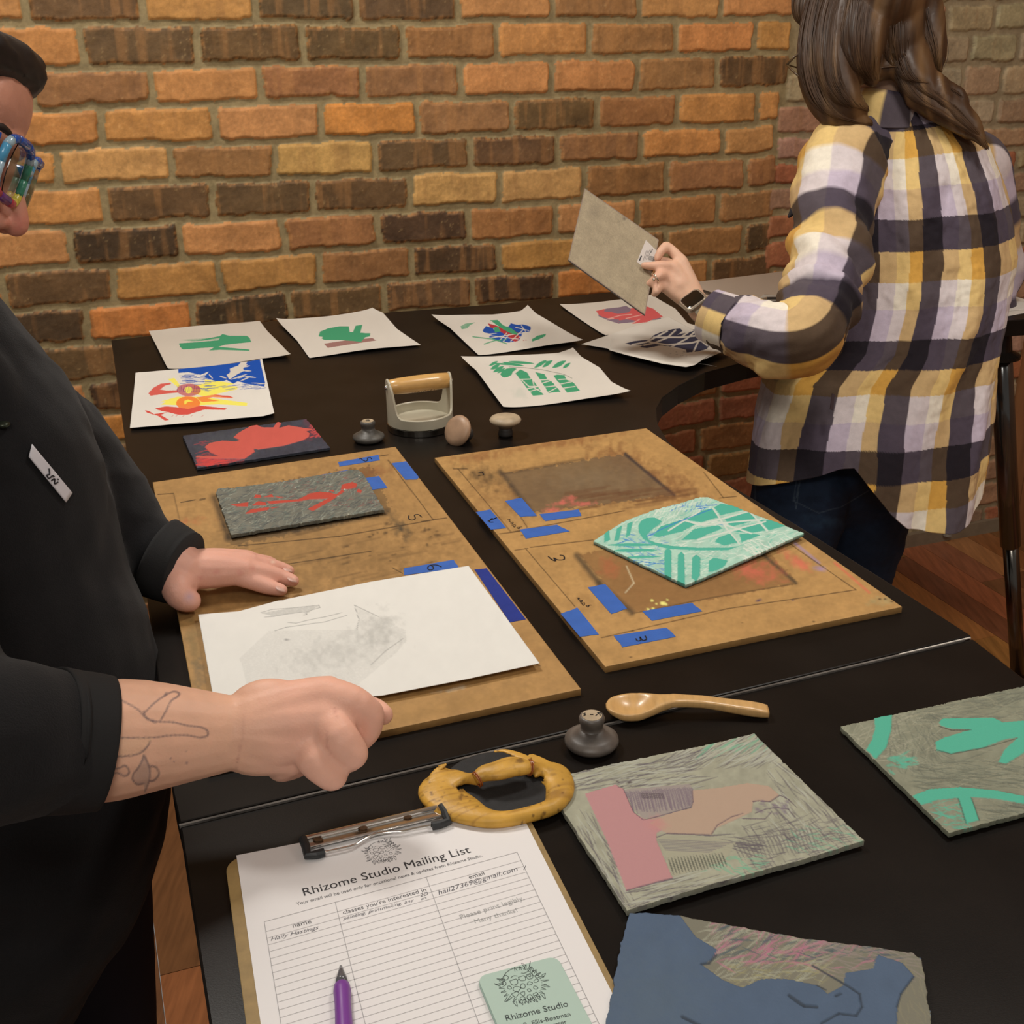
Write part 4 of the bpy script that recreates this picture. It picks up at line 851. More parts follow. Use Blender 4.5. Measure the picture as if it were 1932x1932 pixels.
# leaning knob: rests on the rim of its disc and the stem end
axt=-(Rv*(-.66)+np.array([0,0,1.])*.50+np.array([0,-1,0])*.73); axt/=np.linalg.norm(axt)
cK=at((859,838)); cK=cK+np.array([0,0,.0228*math.sqrt(1-axt[2]**2)+.001])
k2=knob(cK,axt,kt,kdk,None,'pinkish brown knob leaning over on its rim at the press base',sc=1.0)
k3=knob(at((954,822))+np.array([0,0,.0302]),(0,0,-1),kw,kdk,None,'pale knob standing on its dark stem, disc upward, right of the hand press')
k4=knob(at((1116,1408)),(0,0,1),kgb,kgb,kw,'blue-grey wooden knob marked with letters beside the wooden spoon',gl=[[(-.0052,.0025),(-.0072,.0015),(-.0052,.0),(-.007,-.0015)],[(-.0015,.0005),(.0012,.0003)],[(.003,-.0015),(.0055,.002),(.0072,-.001)],[(.0045,.0035),(.0078,.0025)]])
# wooden spoon
def spoon():
    A0=at((1143,1342),.004); B0=at((1449,1343),.004); L=np.linalg.norm(B0-A0); d=(B0-A0)/L; y=np.array([-d[1],d[0],0]); z=np.array([0,0,1.])
    n=60; seg=28; V=[];F=[]
    for i in range(n+1):
        s=i/n; 
        bw=.0185*math.sqrt(max(0,1-((s-.165)/.168)**2)) if s<.165 else 0
        if s>=.165: bw=np.interp(s,[.165,.22,.28,.34,.40,.5,.7,.9,.97,1.0],[.0185,.0175,.0140,.0098,.0074,.0062,.0066,.0078,.0078,.0066])
        bw=max(bw,.0004); th=np.interp(s,[0,.03,.1,.2,.3,.4,.6,.9,1],[.0008,.0035,.0055,.006,.0055,.0045,.0042,.0052,.004])
        zc=np.interp(s,[0,.1,.2,.3,.42,.6,.8,.93,1],[.0105,.0078,.0078,.010,.0135,.0125,.0085,.0065,.0055])
        off=.004*math.sin(s*PI)  # slight bow
        c=A0+d*L*s+y*(off)+z*(zc-.004)
        dep=.0055*max(0,1-((s-.165)/.15)**2)
        for k in range(seg):
            a=2*PI*k/seg; cx=math.cos(a); sx=math.sin(a)
            e=.75; px_=bw*math.copysign(abs(cx)**e,cx); pz=th*math.copysign(abs(sx)**e,sx)
            if sx>0: pz=th*sx**.4-dep*1.6*max(0,1-(abs(px_)/(bw*.9+1e-6))**2)-(0 if s>.35 else 0)
            V.append(c+y*px_+z*pz)
    for i in range(n):
        for k in range(seg): F.append((i*seg+k,(i+1)*seg+k,(i+1)*seg+(k+1)%seg,i*seg+(k+1)%seg))
    F.append(tuple(range(seg))); F.append(tuple(n*seg+k for k in range(seg))[::-1])
    V=np.array(V); V[:,2]-=V[:,2].min()-TZ-.0003
    o=MB().add(V,F).build('wooden_spoon',mat('spoon_wood',(.60,.36,.14),rough=.35,vary=.12,vscale=30,stretch=(8,2,2),coat=.25),smooth=True)
    me=o.data; c0=Vector(A0+d*L/2); c0.z=TZ; me.transform(Matrix.Translation(-c0)); o.location=c0
    tag(o,'small pale wooden spoon with hollow bowl, lying alone on the black table','spoon')
spoon()
# baren wrapped in bamboo sheath
Q_=zm(720,1250,4.83); bcn=at((942,1481),.008); bcn[2]=TZ
cb=at((1040,1522)); 
cardz=.004
ba=empty('baren',bcn,'round black printing baren wrapped in yellow spotted bamboo sheath with tied handle','baren')
tilt=np.array([0,0,1.])
MB().add(*lathe([(0,.0045),(.043,.0045),(.0455,.0058),(.046,.0070),(.045,.0085),(.043,.0090),(0,.0092)],64,bcn)).build('disc',mat('black_baren_cloth',(.012,.012,.013),rough=.75,vary=.3,vscale=200,bump=.3,bscale=900),ba,smooth=True)
bamb=mat('bamboo_sheath',rough=.45,attr=True,spec=.4,bump=.3,bscale=240,vary=.1,vscale=30)
def bamboo(name,shapes,par,vox=.0011,lab=None):
    V,F=remesh(shapes,vox,3,.5)
    c=np.tile(cc(196,150,62),(len(V),1))
    q=(V-bcn)@np.stack([u,v,np.array([0,0,1.])],1)
    n=fbm(q[:,0]*60,q[:,1]*60,5); c=c*(1+.3*(n-.5)*2)[:,None]
    sp=vn(q[:,0]*330,q[:,1]*330+q[:,2]*200,9); k=np.clip((sp-.70)*6,0,1)*np.clip((vn(q[:,0]*50,q[:,1]*50,12)-.25)*3,0,1)
    c=c*(1-k[:,None]*.75)+cc(90,58,28)*(k*.75)[:,None]
    st=vn(q[:,0]*30,q[:,1]*420,19); k=np.clip((st-.72)*4,0,1)*.5; c=c*(1-k[:,None])+cc(130,88,40)*k[:,None]
    return mesh(name,V,F,bamb,par,True,c)
def pth(pts,z): return [at(p,zz) for p,zz in zip(pts,z)]
ptsR=Q_([(870,1062),(760,1058),(640,1080),(545,1160),(600,1255),(740,1335),(920,1410),(1100,1430),(1330,1388),(1540,1318),(1612,1220),(1620,1110),(1550,1010),(1440,970),(1350,955)])
zR=[.0185,.0145,.0110,.0085,.0080,.0078,.0078,.0078,.0078,.0078,.0078,.0085,.0105,.0145,.0190]
rR=[(.0035,.0055),(.0062,.0038),(.0150,.0044),(.0185,.0060),(.0175,.0062),(.0155,.0062),(.0100,.0062),(.0068,.0060),(.0062,.0060),(.0074,.0060),(.0105,.0062),(.0120,.0060),(.0135,.0052),(.0066,.0042),(.0035,.0055)]
bamboo('bamboo_sheath',[tube(pth(ptsR,zR),rR,20,sub=5,up=(0,0,1)),
   tube(pth(Q_([(560,1060),(530,1000),(510,960)]),[.0125,.0135,.015]),[(.014,.003),(.009,.0025),(.003,.0016)],12,sub=3,up=(0,0,1)),
   tube(pth(Q_([(1500,1000),(1420,920),(1340,850)]),[.013,.0155,.018]),[(.012,.003),(.009,.0025),(.004,.0018)],12,sub=3,up=(0,0,1))],ba)
ph_=pth(Q_([(850,1068),(940,1010),(1060,985),(1180,950),(1290,950),(1365,958)]),[.0200,.0225,.0240,.0245,.0235,.0215])
bamboo('handle_strap',[tube(ph_,[(.0046,.0046),(.0085,.0052),(.0105,.0056),(.0112,.0058),(.0090,.0054),(.0048,.0048)],16,sub=5,up=(0,0,1))],ba)
tm=mat('copper_tie',(.30,.08,.015),rough=.25,coat=.5)
for p,z,nx in ((Q_([(872,1064)])[0],.0203,0),(Q_([(1349,957)])[0],.0216,1)):
    c=at(p,z); ax=(ph_[1]-ph_[0]) if nx==0 else (ph_[-1]-ph_[-2]); x,y,d=basis(ax); bb=MB()
    for k in (-.0007,.0007):
        bb.add(*tube([c+d*k+(x*math.cos(a)+y*math.sin(a))*.0060 for a in np.linspace(0,2*PI,21)],.0007,6,caps=False))
    bb.build('tie',tm,ba,smooth=True)
bamboo('sheath_tail',[tube(pth(Q_([(1345,890),(1230,840),(1120,805),(1025,812)]),[.0215,.021,.021,.019]),[(.0045,.0015),(.004,.0012),(.0022,.0010),(.0012,.0008)],10,sub=4,up=(0,0,1))],ba,.0007)
bamboo('sheath_tail',[tube(pth(Q_([(515,965),(560,945),(592,925)]),[.015,.017,.019]),[(.0045,.0012),(.003,.001),(.0012,.0008)],10,sub=3,up=(0,0,1))],ba,.0007)

# --- clipboard with the mailing list
def rrect(o,dx,dy,w_,h_,r,n=6):
    """outline starting at far-left, going right, towards the viewer"""
    P=[]
    for (cx,cy,a0) in ((w_-r,r,-90),(w_-r,h_-r,0),(r,h_-r,90),(r,r,180)):
        for k in range(n+1):
            a=math.radians(a0+90*k/n); P.append(o+dx*(cx+r*math.cos(a))+dy*(cy+r*math.sin(a)))
    return P
cfl=at((424,1622),.003); ang=math.radians(16.6); cdx=np.array([math.cos(ang),math.sin(ang),0]); cdy=np.array([math.sin(ang),-math.cos(ang),0])
brd_w=np.linalg.norm(at((1003,1562.5),.003)-cfl)
cl=empty('clipboard',cfl+cdx*.11+cdy*.15-np.array([0,0,.003]),'brown hardboard clipboard with a chrome clip at its top edge','clipboard')
ra=at((1002.7,1562.5),.003); rb=at((1161,1843),.003)
wid=((ra+rb)/2-cfl)@cdx
MB().add(*prism([p[:2] for p in rrect(cfl,cdx,cdy,wid,.32,.014)],TZ,TZ+.003)).build('board',mat('clipboard_board',(.30,.20,.075),rough=.6,vary=.15,vscale=120,bump=.1,bscale=900),cl,bevel=.0004)
pfl=at((446,1614),.0034)
pw_=(at((986.6,1553),.0034)+at((1156,1861),.0034))/2; sw=(pw_-pfl)@cdx
pz=.0031
paper=MB().add(*prism([p[:2] for p in (pfl,pfl+cdx*sw,pfl+cdx*sw+cdy*.2794,pfl+cdy*.2794)],TZ+pz,TZ+pz+.0004)).build('mailing_list_sheet',mat('bright_paper',(.78,.76,.76),rough=.7),None)
tag(paper,'white Rhizome Studio Mailing List form clipped to the clipboard','paper form')
inkm=mat('print_ink',(.03,.03,.035),rough=.6); greym=mat('grey_print',(.10,.10,.11),rough=.6); faint=mat('faint_grey_print',(.42,.42,.42),rough=.6); linem=mat('ruled_grey',(.36,.35,.36),rough=.6); pencil=mat('ball_pen',(.09,.09,.11),rough=.6)
def text(b,s,p0,p1,dz,mi=0,shear=0,off=0,space=1,hs=1.0,rise=0):
    cu=bpy.data.curves.new('t','FONT'); cu.body=s; cu.size=1; cu.shear=shear; cu.offset=off; cu.space_character=space; cu.resolution_u=3
    o=bpy.data.objects.new('t',cu); COL.objects.link(o); dg=bpy.context.evaluated_depsgraph_get(); me=bpy.data.meshes.new_from_object(o.evaluated_get(dg))
    V=np.empty(len(me.vertices)*3); me.vertices.foreach_get('co',V); V=V.reshape(-1,3); F=[tuple(p.vertices) for p in me.polygons]
    bpy.data.objects.remove(o); bpy.data.curves.remove(cu); bpy.data.meshes.remove(me)
    a=at(p0,dz) if len(p0)==2 else np.asarray(p0); c=at(p1,dz) if len(p1)==2 else np.asarray(p1); d=c-a; L=np.linalg.norm(d); d/=L; y=np.array([-d[1],d[0],0])
    k=L/(V[:,0].max()-V[:,0].min()); X=a+np.outer((V[:,0]-V[:,0].min())*k,d)+np.outer(V[:,1]*k*hs,y)
    b.add(X,F,mi)
def ribbon(b,P,wd,mi=0,dz=None):
    P=np.asarray(P,float); n=len(P); T=np.gradient(P,axis=0); V=[];F=[]
    for i in range(n):
        t=T[i]/(np.linalg.norm(T[i])+1e-9); s_=np.array([-t[1],t[0],0])*wd/2; V+=[P[i]+s_,P[i]-s_]
    for i in range(n-1): F.append((2*i,2*i+1,2*i+3,2*i+2))
    b.add(V,F,mi)
def logo(b,O,ex,ey,z,wd,mi):
    """tangled root head with spectacles: ex, ey are half-width and half-height vectors"""
    f=lambda x,y: O+ex*x+ey*y+np.array([0,0,z]); rr=random.Random(4)
    rib=lambda pts,cl=False: ribbon(b,crom([f(*p) for p in (pts+[pts[0]] if cl else pts)],5),wd,mi)
    rib([(-.62,.62),(-.45,.82),(-.1,.95),(.25,.88),(.42,.7)])
    rib([(-.05,.42),(.0,.22),(.2,.2),(.22,.42)],True); rib([(.3,.42),(.32,.2),(.52,.2),(.55,.45)],True); rib([(-.45,.35),(-.4,.1),(-.18,.12),(-.15,.36)],True); rib([(-.15,.28),(-.05,.32)]); rib([(.22,.34),(.3,.34)])
    rib([(.15,.6),(.3,.55),(.5,.62)]); rib([(-.35,.5),(-.2,.56),(-.05,.5)]); rib([(.36,.38),(.44,.28),(.5,.38),(.42,.42)],True)
    for k in range(46):
        a=math.radians(-215+k*6.2*1.12); r0=.78; sp=1.0+.16*(k%2)+.12*(k%5==0)
        rib([(r0*math.cos(a-.06),r0*math.sin(a-.06)),(sp*math.cos(a),sp*math.sin(a)),(r0*math.cos(a+.07),r0*math.sin(a+.07))]) if (k%2==0) else None
    for (x,y) in ((-.55,.0),(-.3,-.15),(0,-.1),(.3,-.05),(.6,.0),(-.45,-.4),(-.15,-.45),(.15,-.38),(.45,-.35),(-.25,-.7),(.05,-.72),(.32,-.66),(.68,.4),(.72,.2),(.6,.65),(-.7,.3),(-.72,.5),(-.55,.55)):
        n=7; s0=rr.uniform(.08,.14); rib([(x+s0*rr.uniform(.6,1.4)*math.cos(2*PI*j/n),y+s0*rr.uniform(.6,1.4)*math.sin(2*PI*j/n)) for j in range(n)],True)
    for x in (-.6,-.35,-.1,.15,.4,.62): rib([(x-.1,-.72),(x,-1.02),(x+.05,-.75)])
    for p in (((.55,.75),(.75,1.1),(.62,.85)),((.4,.8),(.35,1.12),(.5,.9)),((-.95,.3),(-1.1,.42),(-.9,.2)),((.9,.2),(1.12,.25),(.92,.05)),((.85,-.3),(1.02,-.5),(.78,-.4)),((-.8,-.4),(-1.0,-.62),(-.7,-.55))): rib(list(p))
z0=pz+.0006
b=MB()
text(b,'Rhizome Studio Mailing List',(574,1690),(889,1608),z0,0,hs=1.05)
text(b,'Your email will be used only for occasional news & updates from Rhizome Studio.',(560,1708),(911,1616),z0,1,hs=1.05)
text(b,'name',(553,1750),(588,1741),z0,1); text(b,"classes you're interested in",(648,1725),(805,1681),z0,1); text(b,'email',(886,1658),(915,1650),z0,1)
text(b,'Please print legibly.',(870,1734),(990,1697),z0,2); text(b,'Many thanks!',(897,1742),(977,1720),z0,2)
text(b,'Haily Hastings',(511,1775),(602,1752),z0,4,shear=.4,off=-.006,hs=.85); text(b,'painting, printmaking, any',(647,1736),(782,1700),z0,4,shear=.4,off=-.006,hs=.9); text(b,'2D',(793,1692),(809,1688),z0,4,shear=.3,off=-.006); text(b,'art',(795,1698),(806,1695),z0,4,shear=.3,off=-.006)
text(b,'hail27369@gmail.com',(828,1688),(978,1642),z0,4,shear=.3,off=-.006,hs=.95); ribbon(b,[at((988,1641),z0),at((992,1633),z0)],.0004,4)
tl=at((498.5,1739),z0); tr=at((975.4,1607.5),z0); bl1=at((538,1932),z0); br1=at((1151,1932),z0)
ld=(bl1-tl)/np.linalg.norm(bl1-tl); rd_=(br1-tr)/np.linalg.norm(br1-tr); ld=rd_=cdy
ribbon(b,[tl,tr],.00035,3)
K2=at((632.6,1703),z0); K3=at((805,1657),z0)
for q in (tl,K2,K3,tr):
    s=((q-tl)@cdx); q0=tl+(tr-tl)*(s/((tr-tl)@cdx)); ribbon(b,[q0,q0+cdy*.19],.00042,3)
t=.0098
rows=[at((500.5,1763),z0),at((502.5,1778),z0)]
hv=(rows[0]-tl)@cdy; pitch=.0058
hv=.0098; pitch=((at((532.5,1910),z0)-at((500.5,1763),z0))@cdy)/11
for k in range(26):
    a=tl+cdy*(hv+pitch*k); c=tr+cdy*(hv+pitch*k)
    if (a-pfl)@cdy<.268: ribbon(b,[a,c],.00026,3)
lo=at((720.5,1606),z0); logo(b,lo-np.array([0,0,0]),cdx*.0128,-cdy*.0125,0,.00028,1)
b.build('printed_text',[inkm,greym,faint,linem,pencil],paper)
# clip
ca=at((574,1580),.011); cb_=at((829,1520),.011); d=(cb_-ca)/np.linalg.norm(cb_-ca); n_=np.array([d[1],-d[0],0]); Lc=np.linalg.norm(cb_-ca); mid=(ca+cb_)/2
clipm=mat('clip_chrome',(.85,.83,.80),rough=.16,metal=1,vary=.1,vscale=30)
cp=MB().add(*box(mid+n_*.0035+np.array([0,0,-.003]),d,n_,(0,0,1),Lc/2,.0045,.0006)); cp.add(*tube([ca+np.array([0,0,-.0015]),cb_+np.array([0,0,-.0015])],.0024,12)); cp.add(*box(mid-n_*.0012+np.array([0,0,-.006]),d,n_,(0,0,1),Lc/2-.004,.0007,.0045)); cp.add(*tube([ca+n_*.008+np.array([0,0,-.0035]),cb_+n_*.008+np.array([0,0,-.0035])],.0012,10))
clo=cp.build('clip',clipm,cl,smooth=False,bevel=.0002)
rub=mat('black_rubber',(.02,.022,.024),rough=.5)
MB().add(*tube([ca-d*.001+np.array([0,0,-.001]),at((577,1597),.009),at((580,1614),.007),at((597,1612),.007),at((612,1608),.007)],.0033,10)).build('corner_cap',rub,clo)
MB().add(*tube([cb_+d*.001+np.array([0,0,-.001]),at((840,1534),.009),at((845,1550),.007),at((830,1555),.007),at((815,1558),.007)],.0033,10)).build('corner_cap',rub,clo)
MB().add(*tube([at(p,.0072) for p in ((608,1609),(640,1602),(668,1595),(690,1582),(708,1574),(735,1570),(758,1569),(785,1563),(818,1557))],.0011,8,sub=4)).build('clip_wire',clipm,clo,smooth=True)
for k,p in enumerate(((600,1584),(684,1562),(768,1541))):
    MB().add(*ball(at(p,.0095),.004,.002,.0012,seg=10,rings=6)).build('rust_spot',mat('rust',(.09,.04,.012),rough=.8,vary=.4,vscale=300),clo)
# cards
c1=at((907.8,1848),.006); c2=at((1044,1812),.006); ddx=(c2-c1)/np.linalg.norm(c2-c1); ddy=np.array([ddx[1],-ddx[0],0])
cw=np.linalg.norm(c2-c1); o0=c1-ddx*.002-ddy*.002; cm_=mat('mint_card',(.42,.56,.49),rough=.55); cz=pz+.0004
for k in range(6):
    rr=random.Random(k+2); of=ddx*rr.uniform(-.0008,.0008)+ddy*rr.uniform(-.0006,.0006) if k<5 else 0
    z=TZ+cz+k*.00062
    co=MB().add(*prism([p[:2] for p in rrect(o0+of,ddx,ddy,.0535,.089,.006)],z,z+.00056)).build('business_card',cm_ if k%2 else mat('mint_card_edge',(.36,.48,.43),rough=.6))
    if k==5: tag(co,'top mint green rounded Rhizome Studio card of the small stack','business card')
    else: tag(co,'mint green card under the top one in the small stack on the form','business card','mint cards under the top card')
zt=cz+5*.00062+.0008
b=MB(); lo=at((986,1857),zt); logo(b,lo,ddx*.0150,-ddy*.0155,0,.0003,0)
text(b,'Rhizome Studio',(956,1926),(1073,1898),zt,0,hs=1.05); text(b,'R. Ellis-Boatman',(990,1937),(1077,1916),zt,0); text(b,'artist & educator',(985,1952),(1070,1930),zt,0)
b.build('printed_text',[mat('card_ink',(.035,.05,.05),rough=.6)],co)
# pen
pt=at((643,1823),pz+.004); pb=at((650,1955),pz+.0055); d=(pb-pt)/np.linalg.norm(pb-pt)
pn=empty('ballpoint_pen',pt,'purple ballpoint pen with a smoky clear tip, on the form','pen')
MB().add(*lathe([(.0009,.0),(.0018,.004),(.0036,.011),(.0042,.0165)],20,pt,d)).build('pen_tip',mat('smoky_plastic',(.10,.10,.11),rough=.15,coat=.5),pn,smooth=True)
pen_purple=mat('purple_rubber',(.19,.045,.30),rough=.4)
MB().add(*lathe([(.0040,.0160),(.0050,.0175),(.0055,.022),(.0050,.032),(.0052,.045),(.0057,.06),(.0055,.10),(.005,.125)],24,pt,d)).build('barrel',pen_purple,pn,smooth=True)
MB().add(*lathe([(.003,.125),(.003,.134),(.0022,.136)],16,pt,d)).build('push_button',mat('smoky_plastic',(.10,.10,.11)),pn,smooth=True)
# plate held up by the woman
pc4=[W(1103,355,2.10),W(1262,467,2.06),W(1217,594,1.98),W(1072,490,2.02)]
pc4[1]=pc4[0]+pc4[2]-pc4[3]
nn=np.cross(pc4[1]-pc4[0],pc4[3]-pc4[0]); nn/=np.linalg.norm(nn); 
if nn@Fv<0: nn=-nn
held=empty('lino_plate',sum(pc4)/4,'tan burlap-backed lino plate held up by the woman\'s left hand','lino plate')
def quadgrid(c,n,m,th,nn):
    V=[];F=[]
    for s_ in (0,1):
        for j in range(m+1):
            for i in range(n+1):
                a=i/n;b_=j/m; V.append((c[0]*(1-a)+c[1]*a)*(1-b_)+(c[3]*(1-a)+c[2]*a)*b_+nn*th*s_)
    N=(n+1)*(m+1)
    for j in range(m):
        for i in range(n):
            q=(j*(n+1)+i,j*(n+1)+i+1,(j+1)*(n+1)+i+1,(j+1)*(n+1)+i); F.append(q); F.append(tuple(x+N for x in q[::-1]))
    for i in range(n): F.append((i,i+N,i+1+N,i+1)); k=m*(n+1)+i; F.append((k+1,k+1+N,k+N,k))
    for j in range(m): k=j*(n+1); F.append((k+n+1,k+n+1+N,k+N,k)); k=j*(n+1)+n; F.append((k,k+N,k+n+1+N,k+n+1))
    return V,F
V,F=quadgrid(pc4,170,150,.0035,nn); V=np.array(V); q=proj(V); N=len(V)//2
c=np.tile(cc(150,136,112),(len(V),1)); ii=np.arange(N)%171; jj=np.arange(N)//171
wv=.5+.5*np.sin(ii*2.1)*np.sin(jj*2.1); f=(1+.28*(wv-.5)+.3*(fbm(ii/14,jj/14,3)-.5)+.25*(vn(ii/1.5,jj/1.5,7)-.5))
c[:N]*=f[:,None]; bd=np.clip(1-np.minimum(np.minimum(ii,170-ii),np.minimum(jj,150-jj))/3,0,1); c[:N]=c[:N]*(1-.6*bd[:,None])+cc(106,84,88)*(.6*bd)[:,None]
c[N:]=cc(90,90,88)
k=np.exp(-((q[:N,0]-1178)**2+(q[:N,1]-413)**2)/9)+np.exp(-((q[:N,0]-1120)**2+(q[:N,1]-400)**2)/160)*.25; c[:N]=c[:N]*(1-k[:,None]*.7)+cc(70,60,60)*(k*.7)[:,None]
mesh('canvas_back',V,F,mat('burlap',rough=.85,attr=True,bump=.4,bscale=900),held,False,c)
def onplate(pts,th):
    P0=pc4[0]; out=[]
    for p in D_(pts):
        d=ray(p); t=((P0-CAM)@nn)/(d@nn); out.append(CAM+d*t-nn*th)
    return out
st=onplate([(862,546),(985,668),(905,845),(780,745)],.0004); sto=MB().add(*quadgrid([np.array(x) for x in st],2,2,.0003,nn)).build('price_sticker',mat('sticker_paper',(.55,.49,.45),rough=.6),held)
b=MB()
def psheet(b,a,c_,wd):
    A0,B0=onplate([a,c_],.0008); d=(B0-A0)/np.linalg.norm(B0-A0); s_=np.cross(d,nn)*wd; b.add([A0+s_,B0+s_,B0-s_,A0-s_],[(0,1,2,3)])
psheet(b,(803,735),(822,690),.0011); 
for k in range(4): psheet(b,(836+k*14,735-k*4),(868+k*14,642-k*2),.00022)
for k in range(7): psheet(b,(884+k*8,728+k*2),(900+k*8,690+k*2),.0003)
psheet(b,(905,665),(925,630),.0004)
b.build('barcode_print',inkm,sto)

# ------------------------------------------------------------ people
GAIN=.85
skinm=mat('skin',rough=.5,attr=True,spec=.35,vary=.05,vscale=60,bump=.25,bscale=500,sss=.12)
def caps(P,R,seg=14,sub=3,up=None): return tube(P,R,seg,sub=sub,round_end=True,up=up)
def colmesh(name,V,F,m,par,paintfn,base,smooth=True):
    p=Paint(proj(V),base); p.V=V; paintfn(p); return mesh(name,V,F,m,par,smooth,np.clip(p.c,0,.92))
def vnormals(V,F):
    me=bpy.data.meshes.new('t'); me.from_pydata([tuple(v) for v in V],[],F); me.update()
    N=np.empty(len(V)*3); me.vertices.foreach_get('normal',N); bpy.data.meshes.remove(me); return N.reshape(-1,3)
def head_shapes(C,f,u,s=1.0):
    """head fused from ellipsoids; C centre, f facing, u up"""
    f=f/np.linalg.norm(f); u=u-f*(u@f); u/=np.linalg.norm(u); r=np.cross(f,u); ax=(r,f,u); P=lambda x,y,z:C+(r*x+f*y+u*z)*s
    S=[ball(P(0,-.012,.018),.074*s,.092*s,.090*s,ax,28,18),ball(P(0,.020,-.040),.055*s,.068*s,.066*s,ax,24,14),ball(P(0,.052,-.088),.024*s,.026*s,.020*s,ax),
       ball(P(0,.068,.045),.052*s,.024*s,.040*s,ax),
       caps([P(0,.082,.012),P(0,.100,-.018),P(0,.108,-.034)],[.009*s,.0105*s,.0110*s]),ball(P(.013,.097,-.038),.008*s,.010*s,.007*s,ax),ball(P(-.013,.097,-.038),.008*s,.010*s,.007*s,ax),
       caps([P(-.042,.072,.022),P(0,.086,.024),P(.042,.072,.022)],[.011*s,.012*s,.011*s]),
       caps([P(-.020,.078,-.060),P(0,.086,-.059),P(.020,.078,-.060)],[.006*s,.008*s,.006*s]),caps([P(-.017,.076,-.070),P(0,.083,-.071),P(.017,.076,-.070)],[.006*s,.008*s,.006*s])]
    for k in (-1,1):
        S+=[ball(P(.046*k,.055,-.025),.024*s,.026*s,.026*s,ax),ball(P(.032*k,.070,.002),.014*s,.013*s,.011*s,ax),caps([P(.074*k,-.008,.022),P(.082*k,-.018,.008),P(.076*k,-.004,-.026)],[.009*s,.012*s,.007*s])]
    return S,P
X3=np.array([1.,0,0]); Y3=np.array([0,1.,0]); Z3=np.array([0,0,1.])

# ===== the woman in the plaid shirt
F2=2.17
wm_=empty('person',(.62,2.02,0),'woman in yellow and grey plaid shirt, long brown hair, standing in the table nook','person')
wC=W(1632,28,2.12); wf=np.array([-.93,.30,-.34]); 
S,wP=head_shapes(wC,wf,Z3)
neck=W(1690,200,2.17)
S+=[caps([wC+np.array([.02,0,-.06]),neck,W(1700,290,2.19)],[.055,.052,.07]),
    caps([W(1600,310,2.13),W(1710,290,2.19),W(1820,315,2.25)],[.045,.05,.045]),caps([W(1705,330,2.2),W(1695,520,2.2),W(1670,680,2.2),W(1625,850,2.17)],[(.10,.08),(.10,.08),(.095,.07),(.065,.06)],20,up=Y3)]
sh=W(1580,305,2.11); el=W(1502,632,1.93); wr=W(1322,582,2.03)
S+=[caps([sh,W(1573,400,2.08),W(1560,500,2.02),W(1533,600,1.95),W(1498,636,1.93)],[.046,.042,.040,.037,.034]),caps([W(1498,636,1.93),W(1440,628,1.95),W(1390,612,1.98),wr],[.034,.033,.030,.0235])]
sr=W(1848,305,2.27); er=W(1880,560,2.42); hr=W(1740,640,2.48); S+=[caps([sr,er],[.045,.036]),caps([er,hr],[.034,.024]),ball(hr,.035,.03,.02)]
D1=lambda x,y,fd: W(*D_([(x,y)])[0],fd)
mc=[D1(1185,735,2.030),D1(1112,792,2.022),D1(1042,862,2.018),D1(1004,950,2.020)]
for m_,r_ in zip(mc,(.0115,.0115,.0105,.0095)): S.append(caps([wr+(m_-wr)*.02,(wr*.5+m_*.5),m_],[.0165,.0145,r_],12))
S.append(ball((mc[1]+mc[3]+wr)/3,.018,.016,.018))
S+=[caps([mc[0],D1(1110,650,2.035),D1(1048,600,2.035)],[.0105,.0092,.0088]),caps([D1(1048,600,2.035),D1(1000,650,2.028),D1(968,712,2.028)],[.0088,.0080,.0070]),
    caps([mc[1],D1(1010,778,2.014),D1(920,782,2.014),D1(842,776,2.020)],[.0100,.0088,.0078,.0062]),
    caps([mc[2],D1(985,870,2.005),D1(955,892,2.005)],[.0095,.0088,.0082]),caps([D1(955,892,2.005),D1(918,930,2.010),D1(888,948,2.015)],[.0082,.0076,.0066]),
    caps([mc[3],D1(965,1000,2.005),D1(942,1035,2.008)],[.0088,.0078,.0066]),
    caps([wr+(mc[0]-wr)*.35,D1(1150,830,2.075),D1(1060,760,2.085),D1(985,735,2.080)],[.013,.0125,.0105,.0085])]
fL=np.array([.50,1.98,0]); fR=np.array([.68,2.06,0])
hL=W(1515,905,2.18); hR=W(1640,905,2.26)
for h_,f_ in ((hL,fL),(hR,fR)):
    kn=(h_+f_)/2+np.array([-.02,.03,.02]); S+=[caps([h_,kn,f_+Z3*.10],[.070,.056,.040]),caps([f_+Z3*.05,f_+np.array([-.09,.05,.035])],[.035,.028])]
V,F=remesh(S,.0034,5,.5)
def pskin(p):
    n=fbm(p.V[:,0]*60+p.V[:,2]*40,p.V[:,1]*60,3,3); p.c*=(1+.10*(n-.5))[:,None]
    fg=np.exp(-((p.p[:,0]-1235)**2+(p.p[:,1]-510)**2)/1800.); p.c=p.c*(1-.25*fg[:,None])+cc(206,140,124)*(.25*fg)[:,None]
colmesh('body',V,F,skinm,wm_,pskin,cc(208,168,142))
# nails and ring
nailm=mat('nail',(.66,.42,.36),rough=.3,coat=.3)
rp=D1(948,888,1.996); _x,_y,_d=basis(D1(955,892,2.005)-D1(985,870,2.005)); MB().add(*tube([rp+(_x*math.cos(a)+_y*math.sin(a))*.0092 for a in np.linspace(0,2*PI,25)],.0012,6,caps=False)).add(*ball(D1(936,905,1.990),.0025,.0025,.003,seg=8,rings=6)).build('ring',mat('silver',(.75,.66,.55),rough=.15,metal=1),wm_,smooth=True)
